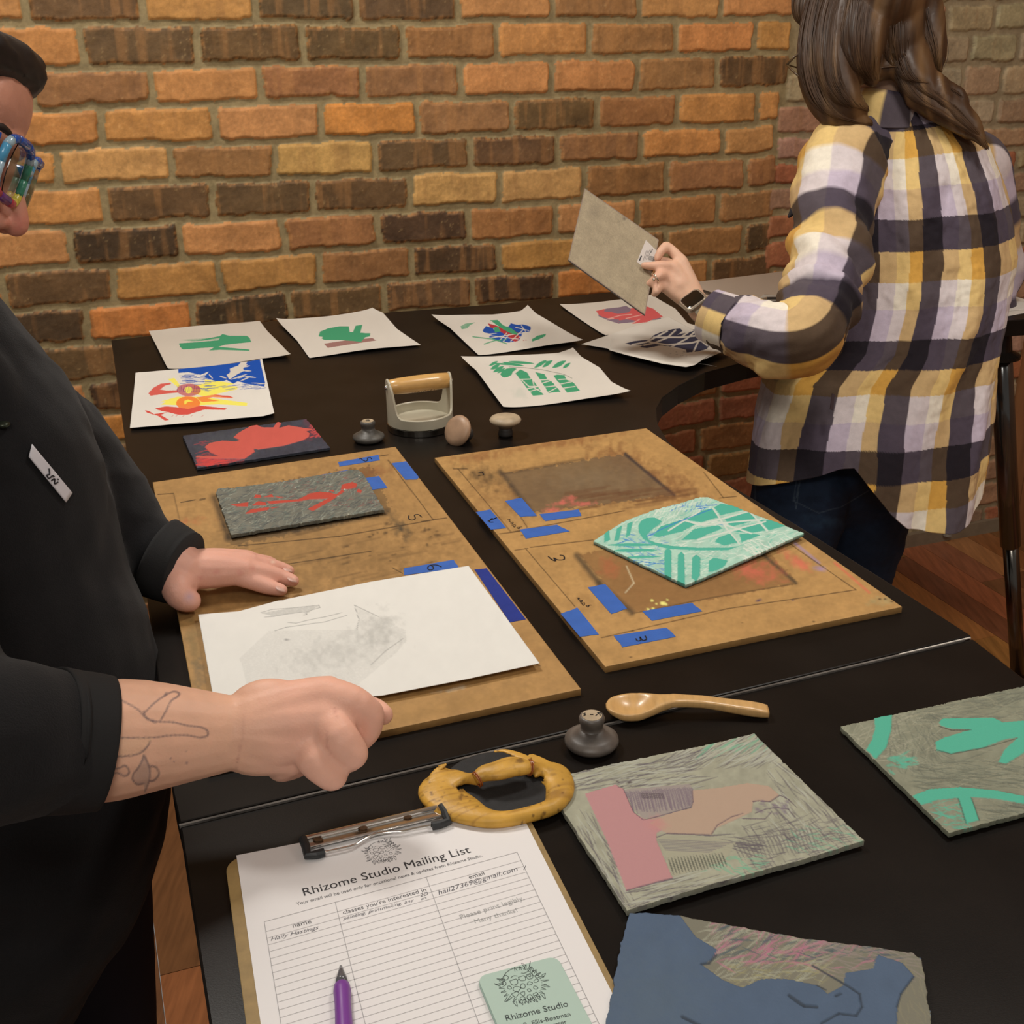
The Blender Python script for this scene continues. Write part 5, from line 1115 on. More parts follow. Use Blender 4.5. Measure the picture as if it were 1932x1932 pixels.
# watch
wt=W(1308,568,2.0); a_=Rv*.155+Uv*.110; a_/=np.linalg.norm(a_); b_=(Rv*.085-Uv*.088); b_=b_/np.linalg.norm(b_)*.72-Fv*.69; b_-=a_*(b_@a_); b_/=np.linalg.norm(b_); c_=np.cross(a_,b_)
if c_@Fv>0: c_=-c_
we=empty('wrist_watch',wt,'smart watch with black square face and beige band on the woman\'s left wrist','watch')
def rbox(c,ax,ay,az,hx,hy,hz,r):
    P=[]; 
    for (sx,sy,a0) in ((1,1,0),(-1,1,90),(-1,-1,180),(1,-1,270)):
        for k in range(6):
            a=math.radians(a0+18*k); P.append((sx*(hx-r)+r*math.cos(a),sy*(hy-r)+r*math.sin(a)))
    n=len(P); V=[];F=[]
    for z,s_ in ((-hz,.9),(-hz*.4,1),(hz*.5,1),(hz,.9)): V+=[c+ax*x*s_+ay*y*s_+az*z for x,y in P]
    for i in range(3):
        for k in range(n): F.append((i*n+k,i*n+(k+1)%n,(i+1)*n+(k+1)%n,(i+1)*n+k))
    F.append(tuple(range(n))[::-1]); F.append(tuple(3*n+k for k in range(n))); return V,F
MB().add(*rbox(wt,a_,b_,c_,.0205,.0192,.0052,.0085)).build('case',mat('beige_metal',(.50,.42,.33),rough=.3,metal=.7),we,smooth=False,bevel=.0004)
MB().add(*rbox(wt+c_*.0045,a_,b_,c_,.0170,.0157,.0013,.0070)).build('screen',mat('black_glass',(.002,.002,.003),rough=.06,spec=.8,coat=1),we)
ar=(wr-el)/np.linalg.norm(wr-el); wc=wt-c_*.023
bb=[]; 
for k in range(25):
    a=2*PI*k/24; bb.append(wc+c_*(math.cos(a)*.0232)+b_*(math.sin(a)*.0275))
MB().add(*tube(bb,[(.0115,.0014)]*25,12,up=None,caps=False)).build('band_core',mat('beige_band',(.36,.30,.21),rough=.5),we) if False else None
def bandmesh():
    V=[];F=[];n=48
    for k in range(n):
        a=2*PI*k/n; 
        for r_,w_ in ((0,-.0105),(.0018,-.0105),(.0018,.0105),(0,.0105)):
            V.append(wc+c_*(math.cos(a)*(.0225+r_))+b_*(math.sin(a)*(.0265+r_))+a_*w_)
    for k in range(n):
        j=(k+1)%n
        for q in range(4): F.append((k*4+q,k*4+(q+1)%4,j*4+(q+1)%4,j*4+q))
    return V,F
MB().add(*bandmesh()).build('band',mat('beige_band',(.36,.30,.21),rough=.5),we,smooth=False)
# shirt
PLC={'L':np.array([182,170,186.]),'W':np.array([222,214,198.]),'G':np.array([202,154,72.]),'K':np.array([30,25,32.])}
def stripes(x,seq,T):
    """seq: list of (end, key) over one period"""
    t=np.mod(x,T); out=np.zeros((len(x),3)); prev=np.zeros(len(x),bool)
    for e,k in seq:
        m_=(t<e)&~prev; out[m_]=PLC[k]; prev|=m_
    return out
def plaidc(wu,wv):
    a=np.sqrt(wu*wv); return np.clip(s2l(a)/GAIN,0,.92)
flan=mat('flannel',rough=.85,attr=True,sheen=.05,bump=.35,bscale=700,vary=.07,vscale=120,spec=.15)
RY=[ (172,1650,1716,2.165,.045),(200,1628,1768,2.17,.060),(235,1592,1822,2.18,.080),(270,1558,1858,2.19,.098),(330,1535,1884,2.2,.115),(400,1528,1902,2.21,.125),(480,1525,1912,2.21,.13),(560,1525,1902,2.21,.13),(640,1505,1884,2.2,.13),(700,1446,1878,2.19,.13),(780,1422,1870,2.18,.135),(860,1412,1860,2.17,.14),(960,1398,1842,2.16,.15)]
RYa=np.array(RY,float)
HEM=np.array([(-.05,905),(0,893),(.06,882),(.15,868),(.30,846),(.36,843),(.42,870),(.52,915),(.60,940),(.70,946),(.82,950),(.90,946),(.97,930),(1.05,915)])
WY=[(172,'G'),(205,'L'),(228,'K'),(236,'G'),(283,'W'),(337,'L'),(392,'K'),(452,'G'),(506,'W'),(555,'L'),(612,'K'),(665,'G'),(710,'W'),(760,'L'),(808,'K'),(864,'G'),(911,'W'),(1200,'L')]
def shirt_body():
    nt=640; nv=500; th=np.linspace(0,2*PI,nt,endpoint=False); v=np.linspace(0,1,nv)
    TH_,VV=np.meshgrid(th,v); fr=.5+.5*np.cos(TH_)
    hem=np.interp(fr,HEM[:,0],HEM[:,1]); 
    back=(np.sin(TH_)<0)           # side towards the camera
    hem=np.where(back,hem,np.interp(fr,[0,.3,.7,1],[893,880,900,930]))
    y0=172; Y=y0+VV*(hem-y0)
    l=np.interp(Y,RYa[:,0],RYa[:,1]); r=np.interp(Y,RYa[:,0],RYa[:,2]); fd=np.interp(Y,RYa[:,0],RYa[:,3]); b=np.interp(Y,RYa[:,0],RYa[:,4])
    cx=(l+r)/2; d=Fv+Rv*((cx-966)/FPX)[...,None]-Uv*((Y-966)/FPX)[...,None]; C=CAM+d*fd[...,None]
    a=(r-l)/2*fd/FPX
    t=np.clip((Y-250)/500,0,1)
    fold=.010*(fbm(TH_*2.4/1.0,Y/260,3,3)-.5)*2*(.4+t)+.007*t*np.sin(TH_*9+Y/110+2*fbm(TH_*2,Y/200,9))+.006*(fbm(TH_*5+Y/80,Y/45-TH_*3,14,3)-.5)*2
    fold*=np.clip((Y-172)/60,0,1)
    X=C+X3*(np.cos(TH_)*(a+fold*.5))[...,None]+Y3*(np.sin(TH_)*(b+fold))[...,None]
    X[...,2]+=.006*np.sin(TH_*3+1)*t
    N=(l*0+1)
    wob=4*(fbm(TH_*2,Y/90,23,2)-.5)*2
    wu=stripes((fr+ (back*0)+.05+.018*(fbm(TH_*1.5,Y/140,31,2)-.5)*2).ravel()-.5+.0+3.0,[(.10,'K'),(.175,'L'),(.235,'W'),(.30,'G')],.30)
    Yw=(Y+wob+10*np.cos(TH_)).ravel(); wv=np.zeros((Yw.size,3))
    for i in range(len(WY)-1):
        m_=(Yw>=WY[i][0])&(Yw<WY[i+1][0]); wv[m_]=PLC[WY[i][1]]
    wv[Yw<172]=PLC['G']
    col=plaidc(wu,np.maximum(wv,1))
    V=X.reshape(-1,3); F=[]
    I=(np.arange(nv-1)[:,None]*nt+np.arange(nt)[None,:]).ravel(); J=(np.arange(nv-1)[:,None]*nt+((np.arange(nt)+1)%nt)[None,:]).ravel()
    F=list(map(tuple,np.stack([I,J,J+nt,I+nt],1)))
    return V,F,col
sroot=None
V,F,col=shirt_body(); so=mesh('shirt',V,F,flan,wm_,True,col); m_=so.modifiers.new('s','SOLIDIFY'); m_.thickness=.002; m_.offset=0
def sleeve(P,R,n,seg,shift,per_u,off_v,name,par,foldamp=.006,wid=None,seam=False,seqv=None):
    P=np.array(P); R=np.array(R,float); X=crom(np.hstack([P,R[:,None]]),n); P=X[:,:3]; R=X[:,3]
    T=np.gradient(P,axis=0); L=np.r_[0,np.cumsum(np.linalg.norm(np.diff(P,axis=0),axis=1))]; T/=np.linalg.norm(T,axis=1)[:,None]
    V=[];UV=[]
    x=Fv-T[0]*(Fv@T[0]); x/=np.linalg.norm(x)
    for i in range(len(P)):
        x=x-T[i]*(x@T[i]); x/=np.linalg.norm(x); y=np.cross(T[i],x)
        a=np.arange(seg)*2*PI/seg; s=L[i]
        f=foldamp*((fbm(a*1.6+s*9,np.full(seg,s*26),5,3)-.5)*2+.7*np.sin(a*3+s*60)*np.clip(1-abs(s-.30)/.14,0,1)+.6*np.sin(s*150+a*1.0)*np.clip(1-abs(s-.40)/.10,0,1))
        r_=R[i]+f; V.append(P[i]+np.outer(np.cos(a)*r_,x)+np.outer(np.sin(a)*r_,y)); UV.append(np.stack([a/(2*PI),np.full(seg,s)],1))
    V=np.vstack(V); UV=np.vstack(UV); n_=len(P)
    F=[(i*seg+k,i*seg+(k+1)%seg,(i+1)*seg+(k+1)%seg,(i+1)*seg+k) for i in range(n_-1) for k in range(seg)]
    wu=stripes(UV[:,0]*per_u+shift+5,[(.26,'K'),(.5,'L'),(.74,'W'),(1.0,'G')],1.0)
    wv=stripes(UV[:,1]+off_v+.4,seqv or [(.050,'G'),(.098,'W'),(.146,'L'),(.20,'K')],.20)
    return mesh(name,V,F,flan,par,True,plaidc(wu,wv))
s1=sleeve([W(1655,300,2.16),W(1594,300,2.13),W(1573,400,2.08),W(1560,500,2.02),W(1533,600,1.95),W(1500,642,1.925),W(1440,634,1.95),W(1395,618,1.98),W(1366,606,2.0)],[.050,.074,.071,.067,.062,.061,.058,.052,.044],14,128,.18,2,-.068,'sleeve',so,.010)
m_=s1.modifiers.new('s','SOLIDIFY'); m_.thickness=.002
c1_=sleeve([W(1388,614,1.985),W(1362,604,2.0),W(1338,594,2.012)],[.0470,.0462,.0440],12,72,.0,2,.06,'cuff',so,.0006)
m_=c1_.modifiers.new('s','SOLIDIFY'); m_.thickness=.004
s2_=sleeve([W(1790,315,2.24),W(1834,315,2.28),W(1866,440,2.36),W(1868,560,2.42),W(1820,620,2.46),W(1765,640,2.48)],[.045,.064,.060,.055,.050,.040],12,64,.3,2,.0,'sleeve',so)
cm=sleeve([W(1664,228,2.165),W(1668,204,2.155),W(1674,180,2.15)],[.070,.062,.056],8,64,.1,2,.06,'collar',so,.001); m_=cm.modifiers.new('s','SOLIDIFY'); m_.thickness=.004
MB().add(*quadgrid([W(1808/1.0*0+1570,742,2.035),W(1575,744,2.035),W(1572,774,2.035),W(1566,772,2.035)],1,1,.002,Fv)).build('side_label',mat('maroon_label',(.03,.008,.012),rough=.6),so)
MB().add(*caps([W(1514,378,2.10),W(1500,395,2.09),W(1489,408,2.09)],[.008,.008,.003])).build('pocket_flap',mat('dark_flap',(.02,.016,.02),rough=.8),so,smooth=True)
# jeans
S=[]
for h_,f_ in ((hL,fL),(hR,fR)):
    kn=(h_+f_)/2+np.array([-.02,.03,.02]); S+=[caps([h_+Z3*.0,h_*.65+kn*.35,kn,f_+Z3*.14],[.088,.086,.070,.055],20)]
S+=[caps([W(1500,850,2.20),W(1590,855,2.22),W(1680,860,2.26)],[.070,.078,.075],20),caps([W(1560,900,2.23),W(1650,915,2.26)],[.088,.088],20),caps([W(1590,852,2.19),W(1650,880,2.22)],[.085,.085],20)]
V,F=remesh(S,.006,5); N=vnormals(V,F); V=V+N*(.006*(fbm(V[:,0]*14+V[:,2]*9,V[:,2]*22,7,3)-.5)*2)[:,None]
V,F=refine(V,F,lambda V:(lambda q:(q[:,0]>1400)&(q[:,0]<1700)&(q[:,1]>830)&(q[:,1]<1060)&(((V-CAM)@Fv)<2.2))(proj(V)),2)
def pj(p):
    p.c*=(1+.5*(fbm(p.V[:,0]*25,p.V[:,2]*25,4)-.5))[:,None]; p.blob((1560,985),(50,14),cc(44,66,88),.6,.1,.6)
    sc_=cc(62,74,86)
    for l in ([(1510,905),(1502,960),(1499,938)],[(1510,850),(1497,945),(1545,968),(1590,955),(1640,925)],[(1516,850),(1503,940)],[(1425,900),(1424,960)]): p.stroke(l,1.6,sc_,.7,soft=1)
colmesh('jeans',V,F,mat('denim',rough=.8,attr=True,bump=.3,bscale=900,vary=.15,vscale=90,spec=.2),wm_,pj,cc(24,36,54))
for f_ in (fL,fR):
    d=np.array([-.87,.49,0]); V,F=remesh([caps([f_+Z3*.045-d*.03,f_+d*.06+Z3*.042,f_+d*.15+Z3*.034],[.040,.042,.030],18)],.006,3); V[:,2]=np.maximum(V[:,2],.002); mesh('shoe',V,F,mat('dark_shoe',(.02,.02,.022),rough=.6),wm_,True)
# hair
S=[ball(wP(0,-.018,.03),.092,.108,.100,None,28,18)]
HL=[([(1560,-60),(1537,60),(1540,150),(1575,215),(1640,232)],[.02,.028,.030,.026,.008],2.08),([(1600,-60),(1570,40),(1570,140),(1600,195),(1630,205)],[.03,.036,.038,.030,.010],2.07),([(1640,-60),(1625,60),(1628,120),(1645,150)],[.04,.048,.036,.014],2.065),([(1690,-60),(1690,50),(1692,105),(1700,140)],[.04,.048,.036,.016],2.09),
    ([(1735,-60),(1745,30),(1762,100),(1768,134)],[.03,.032,.024,.008],2.11),([(1715,90),(1740,160),(1790,200),(1835,245),(1852,262)],[.030,.032,.026,.020,.008],2.09),([(1700,100),(1725,150),(1775,160),(1815,185),(1818,215)],[.025,.026,.016,.011,.005],2.08),([(1690,110),(1730,180),(1790,222),(1845,258),(1862,278)],[.02,.022,.018,.011,.004],2.085),([(1620,110),(1650,128),(1690,125),(1725,130)],[.02,.022,.024,.022],2.085),([(1520,-40),(1512,20),(1520,52)],[.020,.018,.006],2.10)]
for p_,r_,fd in HL: S.append(caps([W(x,y,fd) for x,y in p_],r_,14,4))
V,F=remesh(S,.0045,5); N=vnormals(V,F)
pp=proj(V); q=pp[:,0]+18*np.sin(pp[:,1]/70); V=V+N*(.0022*(vn(q/9,pp[:,1]/160,5)-.5)*2+.0008*(vn(q/2.6,pp[:,1]/90,8)-.5))[:,None]
hb=MB(); hb.add(V,F); nb=len(V)
for i in range(520):                       # loose strands following the locks
    p_,r_,fd=random.choice(HL); k=len(p_); ox=random.uniform(-1,1); oz=random.uniform(.2,1.02)
    P=[]
    for j,(x,y) in enumerate(p_):
        r=r_[j]; side=ox*min(1,1.0)+random.uniform(-.08,.08); P.append(W(x+side*r*FPX/fd*.98,y+(6 if j==k-1 else 0)*random.random(),fd-math.sqrt(max(0,1-min(1,side*side)))*r*1.03))
    hb.add(*tube(P,[.00055]*(k-1)+[.0002],4,sub=5))
V=np.array(hb.V); pp=proj(V); q=pp[:,0]+18*np.sin(pp[:,1]/70)
st=fbm(q/5,pp[:,1]/90,12,3); c=cc(62,42,26)*(.55+.9*st)[:,None]; hi=np.clip((vn(q/9,pp[:,1]/110,17)-.52)*3.0,0,1)[:,None]*.7; c=c*(1-hi)+cc(112,84,54)*hi
mesh('hair',V,hb.F,mat('brown_hair',rough=.42,attr=True,spec=.4),wm_,True,np.clip(c,0,.9))
gm=mat('brown_frame',(.09,.05,.02),rough=.3); b=MB()
b.add(*tube([W(1540,72,2.07),W(1500,106,2.07),W(1484,122,2.08)],.0022,6)).add(*tube([W(1484,122,2.08),W(1500,138,2.075),W(1522,155,2.07)],.0018,6)).add(*tube([W(1484,122,2.08),W(1505,128,2.10),W(1530,132,2.12)],.0014,6)).add(*tube([W(1522,155,2.07),W(1534,120,2.075),W(1504,104,2.075)],.0012,6))
b.build('glasses',gm,wm_,smooth=True)

# ===== the man in the black hoodie
mp=empty('person',(-.55,.98,0),'person in black hoodie and patterned glasses leaning over the boards','person')
HCn=W(-206,246,.95); hf=Rv*.88-Uv*.31+Fv*.24; hu=Rv*.29+Uv*.95
S,mP=head_shapes(HCn,hf,hu,1.0)
mneck=W(-250,600,1.02)
S+=[caps([HCn-hf*.03-hu*.03,mneck,W(-230,760,1.06)],[.062,.062,.075]),
    caps([W(-230,760,1.05),W(-200,1000,1.08),W(-160,1300,1.10),W(-120,1600,1.12)],[(.09,.08),(.11,.09),(.12,.10),(.12,.10)],20,up=Fv)]
fw=W(*L_([(860,205)])[0],1.30); fw=at(L_([(862,190)])[0],.043); ff=(fw-CAM)@Fv
shf=W(60,860,1.22); elf=W(215,1010,ff+.01)
S+=[caps([shf,elf],[.045,.038]),caps([elf,(elf+fw)/2,fw],[.038,.033,.028])]
H1=lambda x,y,dz: at(L_([(x,y)])[0],BT+dz)
mf=[H1(1120,212,.026),H1(1165,186,.031),H1(1190,160,.030),H1(1185,142,.024)]
for m2,r_ in zip(mf,(.0125,.0125,.0120,.0110)): S.append(caps([fw,(fw+m2)/2,m2],[.020,.018,r_],12))
S+=[caps([mf[0],H1(1210,245,.019),H1(1285,272,.0125),H1(1350,288,.009)],[.0110,.0094,.0084,.0066]),
    caps([mf[1],H1(1270,205,.022),H1(1350,226,.0135),H1(1405,243,.010)],[.0110,.0096,.0085,.0068]),
    caps([mf[2],H1(1280,172,.021),H1(1345,186,.0135),H1(1384,196,.010)],[.0104,.0090,.0080,.0066]),
    caps([mf[3],H1(1240,150,.018),H1(1285,154,.012),H1(1312,160,.009)],[.0094,.0082,.0072,.0058]),
    caps([fw+np.array([.004,-.012,-.008]),H1(850,268,.030),H1(865,318,.022),H1(905,338,.0155)],[.018,.0175,.0145,.0125])]
# near arm and fist
L1=lambda x,y,fd: W(*L_([(x,y)])[0],fd)
ne=W(-120,1450,.90); nc=L1(300,1010,.836); nw=L1(1085,975,.880)
nsh=W(-330,900,.98); ne=W(-150,1420,.77)
S+=[caps([nsh,ne],[.055,.05]),caps([ne,nc,L1(480,1012,.848),L1(700,990,.860),nw],[(.040,.040),(.041,.040),(.0432,.041),(.0405,.038),(.0285,.0255)],20,up=Fv)]
mn=[L1(1560,800,.890),L1(1570,900,.882),L1(1500,1010,.880),L1(1390,1085,.885)]
for m2,r_ in zip(mn,(.0165,.0165,.0155,.0150)): S.append(caps([nw+(m2-nw)*.02,(nw*.5+m2*.5),m2],[.023,.0235,r_],14))
S+=[ball(L1(1300,880,.886),.034,.018,.026,(Rv,Fv,Uv)),
    caps([mn[0],L1(1690,830,.885),L1(1765,885,.890)],[.0160,.0135,.0125]),caps([L1(1765,885,.890),L1(1760,950,.893),L1(1735,1000,.897)],[.0125,.0115,.0095]),
    caps([mn[1],L1(1625,990,.870),L1(1685,1068,.871)],[.0150,.0142,.0128]),caps([L1(1685,1068,.871),L1(1660,1095,.890),L1(1590,1060,.905)],[.0128,.0105,.0090]),
    caps([mn[2],L1(1510,1100,.870),L1(1590,1172,.871)],[.0150,.0138,.0122]),caps([L1(1590,1172,.871),L1(1560,1165,.892),L1(1480,1090,.905)],[.0122,.0105,.0088]),
    caps([mn[3],L1(1350,1130,.895),L1(1420,1130,.905)],[.0145,.0125,.0100]),
    caps([nw+(mn[0]-nw)*.35+Uv*-.004,L1(1450,835,.915),L1(1650,850,.925),L1(1790,870,.922),L1(1835,885,.918)],[.015,.0150,.0130,.0110,.0085])]
V,F=remesh(S,.0023,2,.5)
V,F=refine(V,F,lambda V:(lambda q:(q[:,0]>180)&(q[:,0]<430)&(q[:,1]>1260)&(q[:,1]<1540)&(((V-CAM)@Fv)<.88))(proj(V)),1)
def pm(p):
    V=p.V; n=fbm(V[:,0]*70,V[:,1]*70+V[:,2]*50,3,3); p.c*=(1+.12*(n-.5))[:,None]
    m_=p.p[:,1]>1000
    hand=np.clip((p.p[:,0]-430)/120,0,1)*(p.p[:,1]>1200); p.c=p.c*(1-.35*hand[:,None])+cc(222,162,150)*(.35*hand)[:,None]
    far=(p.p[:,0]>300)&(p.p[:,1]<1170)&(p.p[:,1]>1000); p.c[far]=p.c[far]*.4+cc(206,150,138)*.6
    p.blob(L_([(908,322)])[0],(16,17),cc(178,150,160),.8,0,.2); 
    for x,y in ((1210,185),(1150,205),(1040,200),(960,230)): p.blob(L_([(x,y)])[0],(9,7),cc(196,120,112),.45,0,.5)
    for x,y in ((1352,284),(1308,154),(1380,190),(1408,236)): p.blob(L_([(x,y)])[0],(5,3),cc(232,206,186),.8,0,.2)
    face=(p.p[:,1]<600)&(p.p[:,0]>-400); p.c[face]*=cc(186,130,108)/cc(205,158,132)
    p.blob((40,425),(50,45),cc(190,100,90),.5,0,.4); p.blob((28,316),(34,10),cc(70,44,36),.8,.45,.3); p.blob((24,452),(20,7),cc(66,24,26),.9,.25,.2)
    # hairline
    # tattoo drawn on the side that faces up
    near=(p.p[:,1]>1200)&(((V-CAM)@Fv)<.872)
    sv=p.p.copy(); p.p=np.where(near[:,None],sv,np.array([-9e3,-9e3])); tk=cc(112,92,92)
    for l in ([(540,800),(600,825),(660,860),(700,900),(750,918),(830,922),(900,938),(960,945),(992,960),(995,985),(960,995),(900,985),(820,985),(740,995),(640,997),(540,995)],[(690,880),(740,830),(790,795),(830,775),(858,782),(850,800),(820,820),(795,870),(770,912)],[(720,1010),(705,1040),(670,1070),(600,1085),(530,1085)],[(690,1080),(705,1110),(718,1150),(715,1200),(695,1255)],[(690,1080),(680,1110),(660,1145),(640,1170),(638,1200),(660,1220),(690,1215)],[(718,1130),(750,1140),(762,1170),(740,1200),(715,1205)],[(510,1130),(560,1145),(600,1130),(620,1160),(600,1180),(560,1165),(520,1175)],[(745,925),(700,900),(690,870)],[(790,795),(800,780)]): p.stroke(crom([L_([q])[0] for q in l],4),3.2,tk,.62,soft=2.5)
    p.poly(L_([(690,1080),(705,1110),(718,1150),(715,1200),(695,1255),(690,1215),(660,1220),(640,1190),(660,1145)]),cc(150,128,120),.5)
    p.poly(L_([(540,1000),(640,1000),(740,996),(700,1040),(650,1075),(530,1085)]),cc(214,176,140),.3)
    for x,y,r_ in ((895,1117,5),(892,1060,2.5),(820,1095,3),(835,1112,2)): p.blob(L_([(x,y)])[0],(r_,r_),cc(110,84,96),.8,0,.4)
    for l in ([(1165,880),(1160,1000),(1140,1100),(1130,1170)],[(1600,800),(1605,860),(1615,900)],[(1565,960),(1570,1040),(1600,1090)]): p.stroke(L_(l),2,cc(170,112,102),.5,soft=3)
    p.p=sv
colmesh('body',V,F,skinm,mp,pm,cc(212,166,140))
# finger nails on the flat hand
for a,b2 in (((1335,281,.0165),(1356,287,.0140)),((1392,238,.0175),(1412,243,.0150)),((1300,156,.0145),(1316,158,.0125)),((1372,191,.016),(1390,195,.0140))):
    MB().add(*caps([H1(*a),H1(*b2)],[(.0052,.0016),(.0040,.0010)],10,2,up=Z3)).build('finger_nail',nailm,mp,smooth=True)
# tool held in the fist
to=empty('small_spoon',L1(1700,950,.905),'brown handle end of a rubbing tool gripped in the tattooed hand','tool')
MB().add(*caps([L1(1640,900,.905),L1(1695,965,.905),L1(1712,1010,.925)],[.0075,.0085,.0075])).build('handle',mat('dark_tool_wood',(.14,.09,.035),rough=.5),to,smooth=True)
# hoodie
S=[caps([W(-230,720,1.06),W(-190,820,1.09),W(-145,960,1.12),W(-120,1120,1.13),W(-75,1300,1.13),W(-62,1450,1.13),W(-75,1580,1.13),W(-95,1690,1.13)],[(.135,.13),(.160,.14),(.170,.15),(.178,.155),(.186,.16),(.190,.165),(.185,.165),(.170,.16)],28,4,up=Fv),
   caps([W(-120,800,1.12),W(60,850,1.20),W(150,930,ff+.0),W(225,1010,ff+.01)],[.085,.076,.066,.056],20,4),
   caps([W(200,985,ff+.01),W(255,1030,ff+.005),W(285,1046,ff)],[.056,.047,.040],20,4),
   caps([W(-330,860,.98),W(-240,1150,.87),W(-150,1420,.77)],[.085,.075,.062],20,4),
   caps([W(-150,1420,.77),W(0,1405,.805),W(60,1403,.822),W(110,1402,.834)],[.062,.055,.0510,.0465],24,4),
   caps([W(-160,560,1.02),W(-60,690,1.08),W(20,760,1.12),W(30,850,1.10)],[.045,.055,.045,.03],16,4),
   caps([W(-130,640,1.0),W(-40,760,1.04),W(40,900,1.06)],[.04,.04,.02],14,4)]
V,F=remesh(S,.0052,5,.5); N=vnormals(V,F)
fold=.010*(fbm(V[:,0]*9+V[:,2]*5,V[:,2]*11-V[:,1]*7,7,3)-.5)*2+.005*(1-np.abs(2*fbm(V[:,0]*13-V[:,2]*8,V[:,2]*15+V[:,1]*12,19,2)-1)-.7)
V=V+N*fold[:,None]
def ph2(p): p.c*=(1+.3*(fbm(p.V[:,0]*30,p.V[:,2]*30,4)-.5))[:,None]
# opening of the near sleeve stays clear of the forearm skin
hood=colmesh('hoodie',V,F,mat('black_fleece',rough=.9,attr=True,sheen=.08,bump=.4,bscale=800,vary=.1,vscale=200,spec=.12),mp,ph2,np.array([.0085,.0080,.0090]))
V,F=tube([W(300,1052,ff+.002),W(330,1066,ff),W(348,1073,ff-.002)],[.0430,.0405,.0385],64,sub=6); V=np.array(V)
rib=mat('black_ribbing',(.009,.0085,.009),rough=.9,bump=.3,bscale=900)
q=MB().add(V,F); q.build('cuff',rib,hood,smooth=True)
# trousers
S=[]
for x_,y_ in ((-.60,.93),(-.52,1.12)):
    S.append(caps([np.array([x_,y_,.80]),np.array([x_+.0,y_+.01,.45]),np.array([x_-.02,y_+.02,.10])],[.115,.08,.06],20))
S.append(caps([np.array([-.62,.92,.80]),np.array([-.50,1.12,.80])],[.125,.125],20))
V,F=remesh(S,.008,4); colmesh('trousers',V,F,mat('dark_denim',rough=.85,attr=True,spec=.15),mp,ph2,cc(36,36,44))
for x_,y_ in ((-.62,.95),(-.54,1.14)):
    V,F=remesh([caps([np.array([x_-.05,y_,.045]),np.array([x_+.05,y_,.045]),np.array([x_+.14,y_+.01,.035])],[.042,.045,.034],18)],.006,3); V[:,2]=np.maximum(V[:,2],.002); mesh('shoe',V,F,mat('dark_shoe',(.02,.02,.022),rough=.6),mp,True)
# hair, brow and glasses
S=[ball(mP(0,-.020,.030),.081,.098,.092,(np.cross(hf,hu),hf,hu),28,18),caps([mP(-.055,.052,.075),mP(0,.074,.082),mP(.055,.052,.075)],[.020,.020,.020])]
V,F=remesh(S,.004,3); V=np.array(V); q=(V-HCn); keep=None
N=vnormals(V,F); V=V+N*(.003*(vn(q@hu*300,q@np.cross(hf,hu)*90,3)-.5))[:,None]
mesh('hair',V,F,mat('dark_hair',(.012,.008,.007),rough=.5),mp,True)
for k in (-1,1):
    MB().add(*caps([mP(.052*k,.072,.022),mP(.036*k,.083,.028),mP(.016*k,.090,.024)],[.003,.004,.003])).build('eyebrow',mat('dark_hair',(.012,.008,.007)),mp,smooth=True)
    MB().add(*ball(mP(.031*k,.078,.001),.011,.011,.010)).build('eye',mat('eye_white',(.5,.45,.42),rough=.2),mp,smooth=True)
gb=mat('blue_acetate',(.012,.09,.45),rough=.25,coat=.5); cols=[mat('yellow_acetate',(.65,.55,.08),rough=.25),mat('red_acetate',(.5,.05,.08),rough=.25),mat('green_acetate',(.05,.25,.16),rough=.25),mat('pale_acetate',(.35,.5,.6),rough=.2,coat=.5)]
r_h=np.cross(hf,hu)
ge=empty('eyeglasses',mP(0,.11,0),'thick rimmed glasses in blue, red, green and yellow on the leaning person\'s nose','glasses')
pal=cols+[gb,mat('purple_acetate',(.16,.04,.22),rough=.25),mat('sky_acetate',(.08,.35,.6),rough=.25,coat=.5)]
for k in (-1,1):
    bb=[]
    for j in range(49):
        a=2*PI*j/48; ca,sa=math.cos(a),math.sin(a); cx=math.copysign(abs(ca)**.55,ca); sx=math.copysign(abs(sa)**.55,sa)
        bb.append(mP(.035*k+.030*cx,.104-.008*(cx*k if cx*k>0 else 0),.000+.023*sx))
    seq=[6,3,4,4,4,4,3,2,2,0,0,1,5,1,6,3]; n0=0
    for q,c_i in enumerate(seq): MB().add(*tube(bb[q*3:q*3+4],[(.0038,.0038)]*4,8)).build('rim',pal[c_i],ge,smooth=True)
    MB().add(*lathe([(0,0),(.027,0),(.027,.0008),(0,.0008)],24,mP(.035*k,.101,0),hf)).build('lens',mat('lens_glass',(.95,.95,.95),rough=.03,trans=1),ge)
    MB().add(*tube([mP(.064*k,.090,.012),mP(.078*k,.055,.012),mP(.084*k,-.005,.010)],[(.0025,.009),(.0025,.007),(.002,.004)],10,up=hu,sub=4)).build('temple',gb,ge,smooth=True)
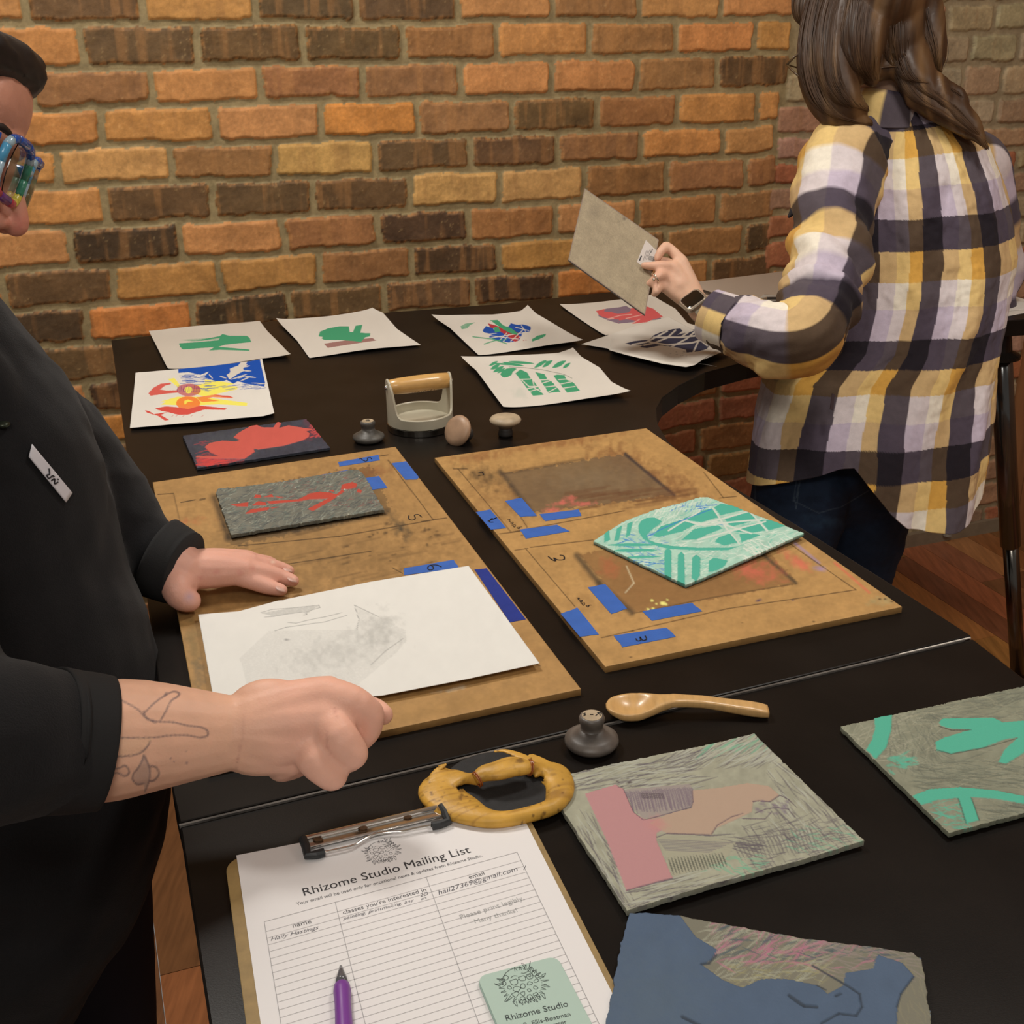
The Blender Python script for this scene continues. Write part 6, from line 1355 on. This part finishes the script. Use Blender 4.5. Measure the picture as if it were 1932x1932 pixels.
MB().add(*tube([mP(-.006,.102,.006),mP(0,.106,.008),mP(.006,.102,.006)],.0028,8)).build('bridge',cols[3],ge,smooth=True)
hv,hf_=tube([W(96,1397,.832),W(130,1399,.840),W(165,1400,.846),W(196,1402,.8515)],[.0510,.0500,.0488,.0474],72,sub=4,caps=False); cu_=MB().add(hv,hf_).build('cuff',rib,hood,smooth=True); m_=cu_.modifiers.new('s','SOLIDIFY'); m_.thickness=.003
# name tag
from mathutils.bvhtree import BVHTree
hme=hood.data; bv=BVHTree.FromPolygons([v.co[:] for v in hme.vertices],[p.vertices[:] for p in hme.polygons])
def onhood(x,y,off=.0025):
    d=ray((x,y)); d/=np.linalg.norm(d); h,n,i_,t=bv.ray_cast(Vector(CAM),Vector(d)); 
    return np.array(h)-d*off if h is not None else W(x,y,1.0)
TG=[(53,838),(74,846),(134,936),(133,950),(112,930),(62,868)]
def tagpt(a,b_,off):
    A=np.array((60,838))*(1-a)+np.array((136,930))*a; B=np.array((54,862))*(1-a)+np.array((124,948))*a; q=A*(1-b_)+B*b_
    return onhood(q[0],q[1],off)
n,m=16,6; G=[[tagpt(i/n,j/m,.003) for i in range(n+1)] for j in range(m+1)]; b=MB()
V=[p for r in G for p in r]; b.add(V,[(j*(n+1)+i,j*(n+1)+i+1,(j+1)*(n+1)+i+1,(j+1)*(n+1)+i) for j in range(m) for i in range(n)])
o=b.build('name_tag',mat('white_label',(.62,.60,.64),rough=.6),mp,smooth=True); s_=o.modifiers.new('s','SOLIDIFY'); s_.thickness=.0006
tag(o,'white adhesive name tag with cursive writing')
b=MB()
for l in ([(.45,.2),(.5,.5),(.46,.75),(.52,.8),(.56,.4),(.6,.3)],[(.58,.75),(.62,.4),(.66,.7),(.70,.35)],[(.66,.25),(.69,.15)]): b.add(*tube([tagpt(x,y,.0045) for x,y in l],.0006,5,sub=4))
b.build('handwriting',mat('pen_ink',(.008,.008,.012)),o)
MB().add(*ball(onhood(6,801,.002),.006,.006,.003,seg=14,rings=8)).build('snap_button',mat('dark_green_metal',(.04,.05,.035),rough=.3,metal=.6),hood,smooth=True)
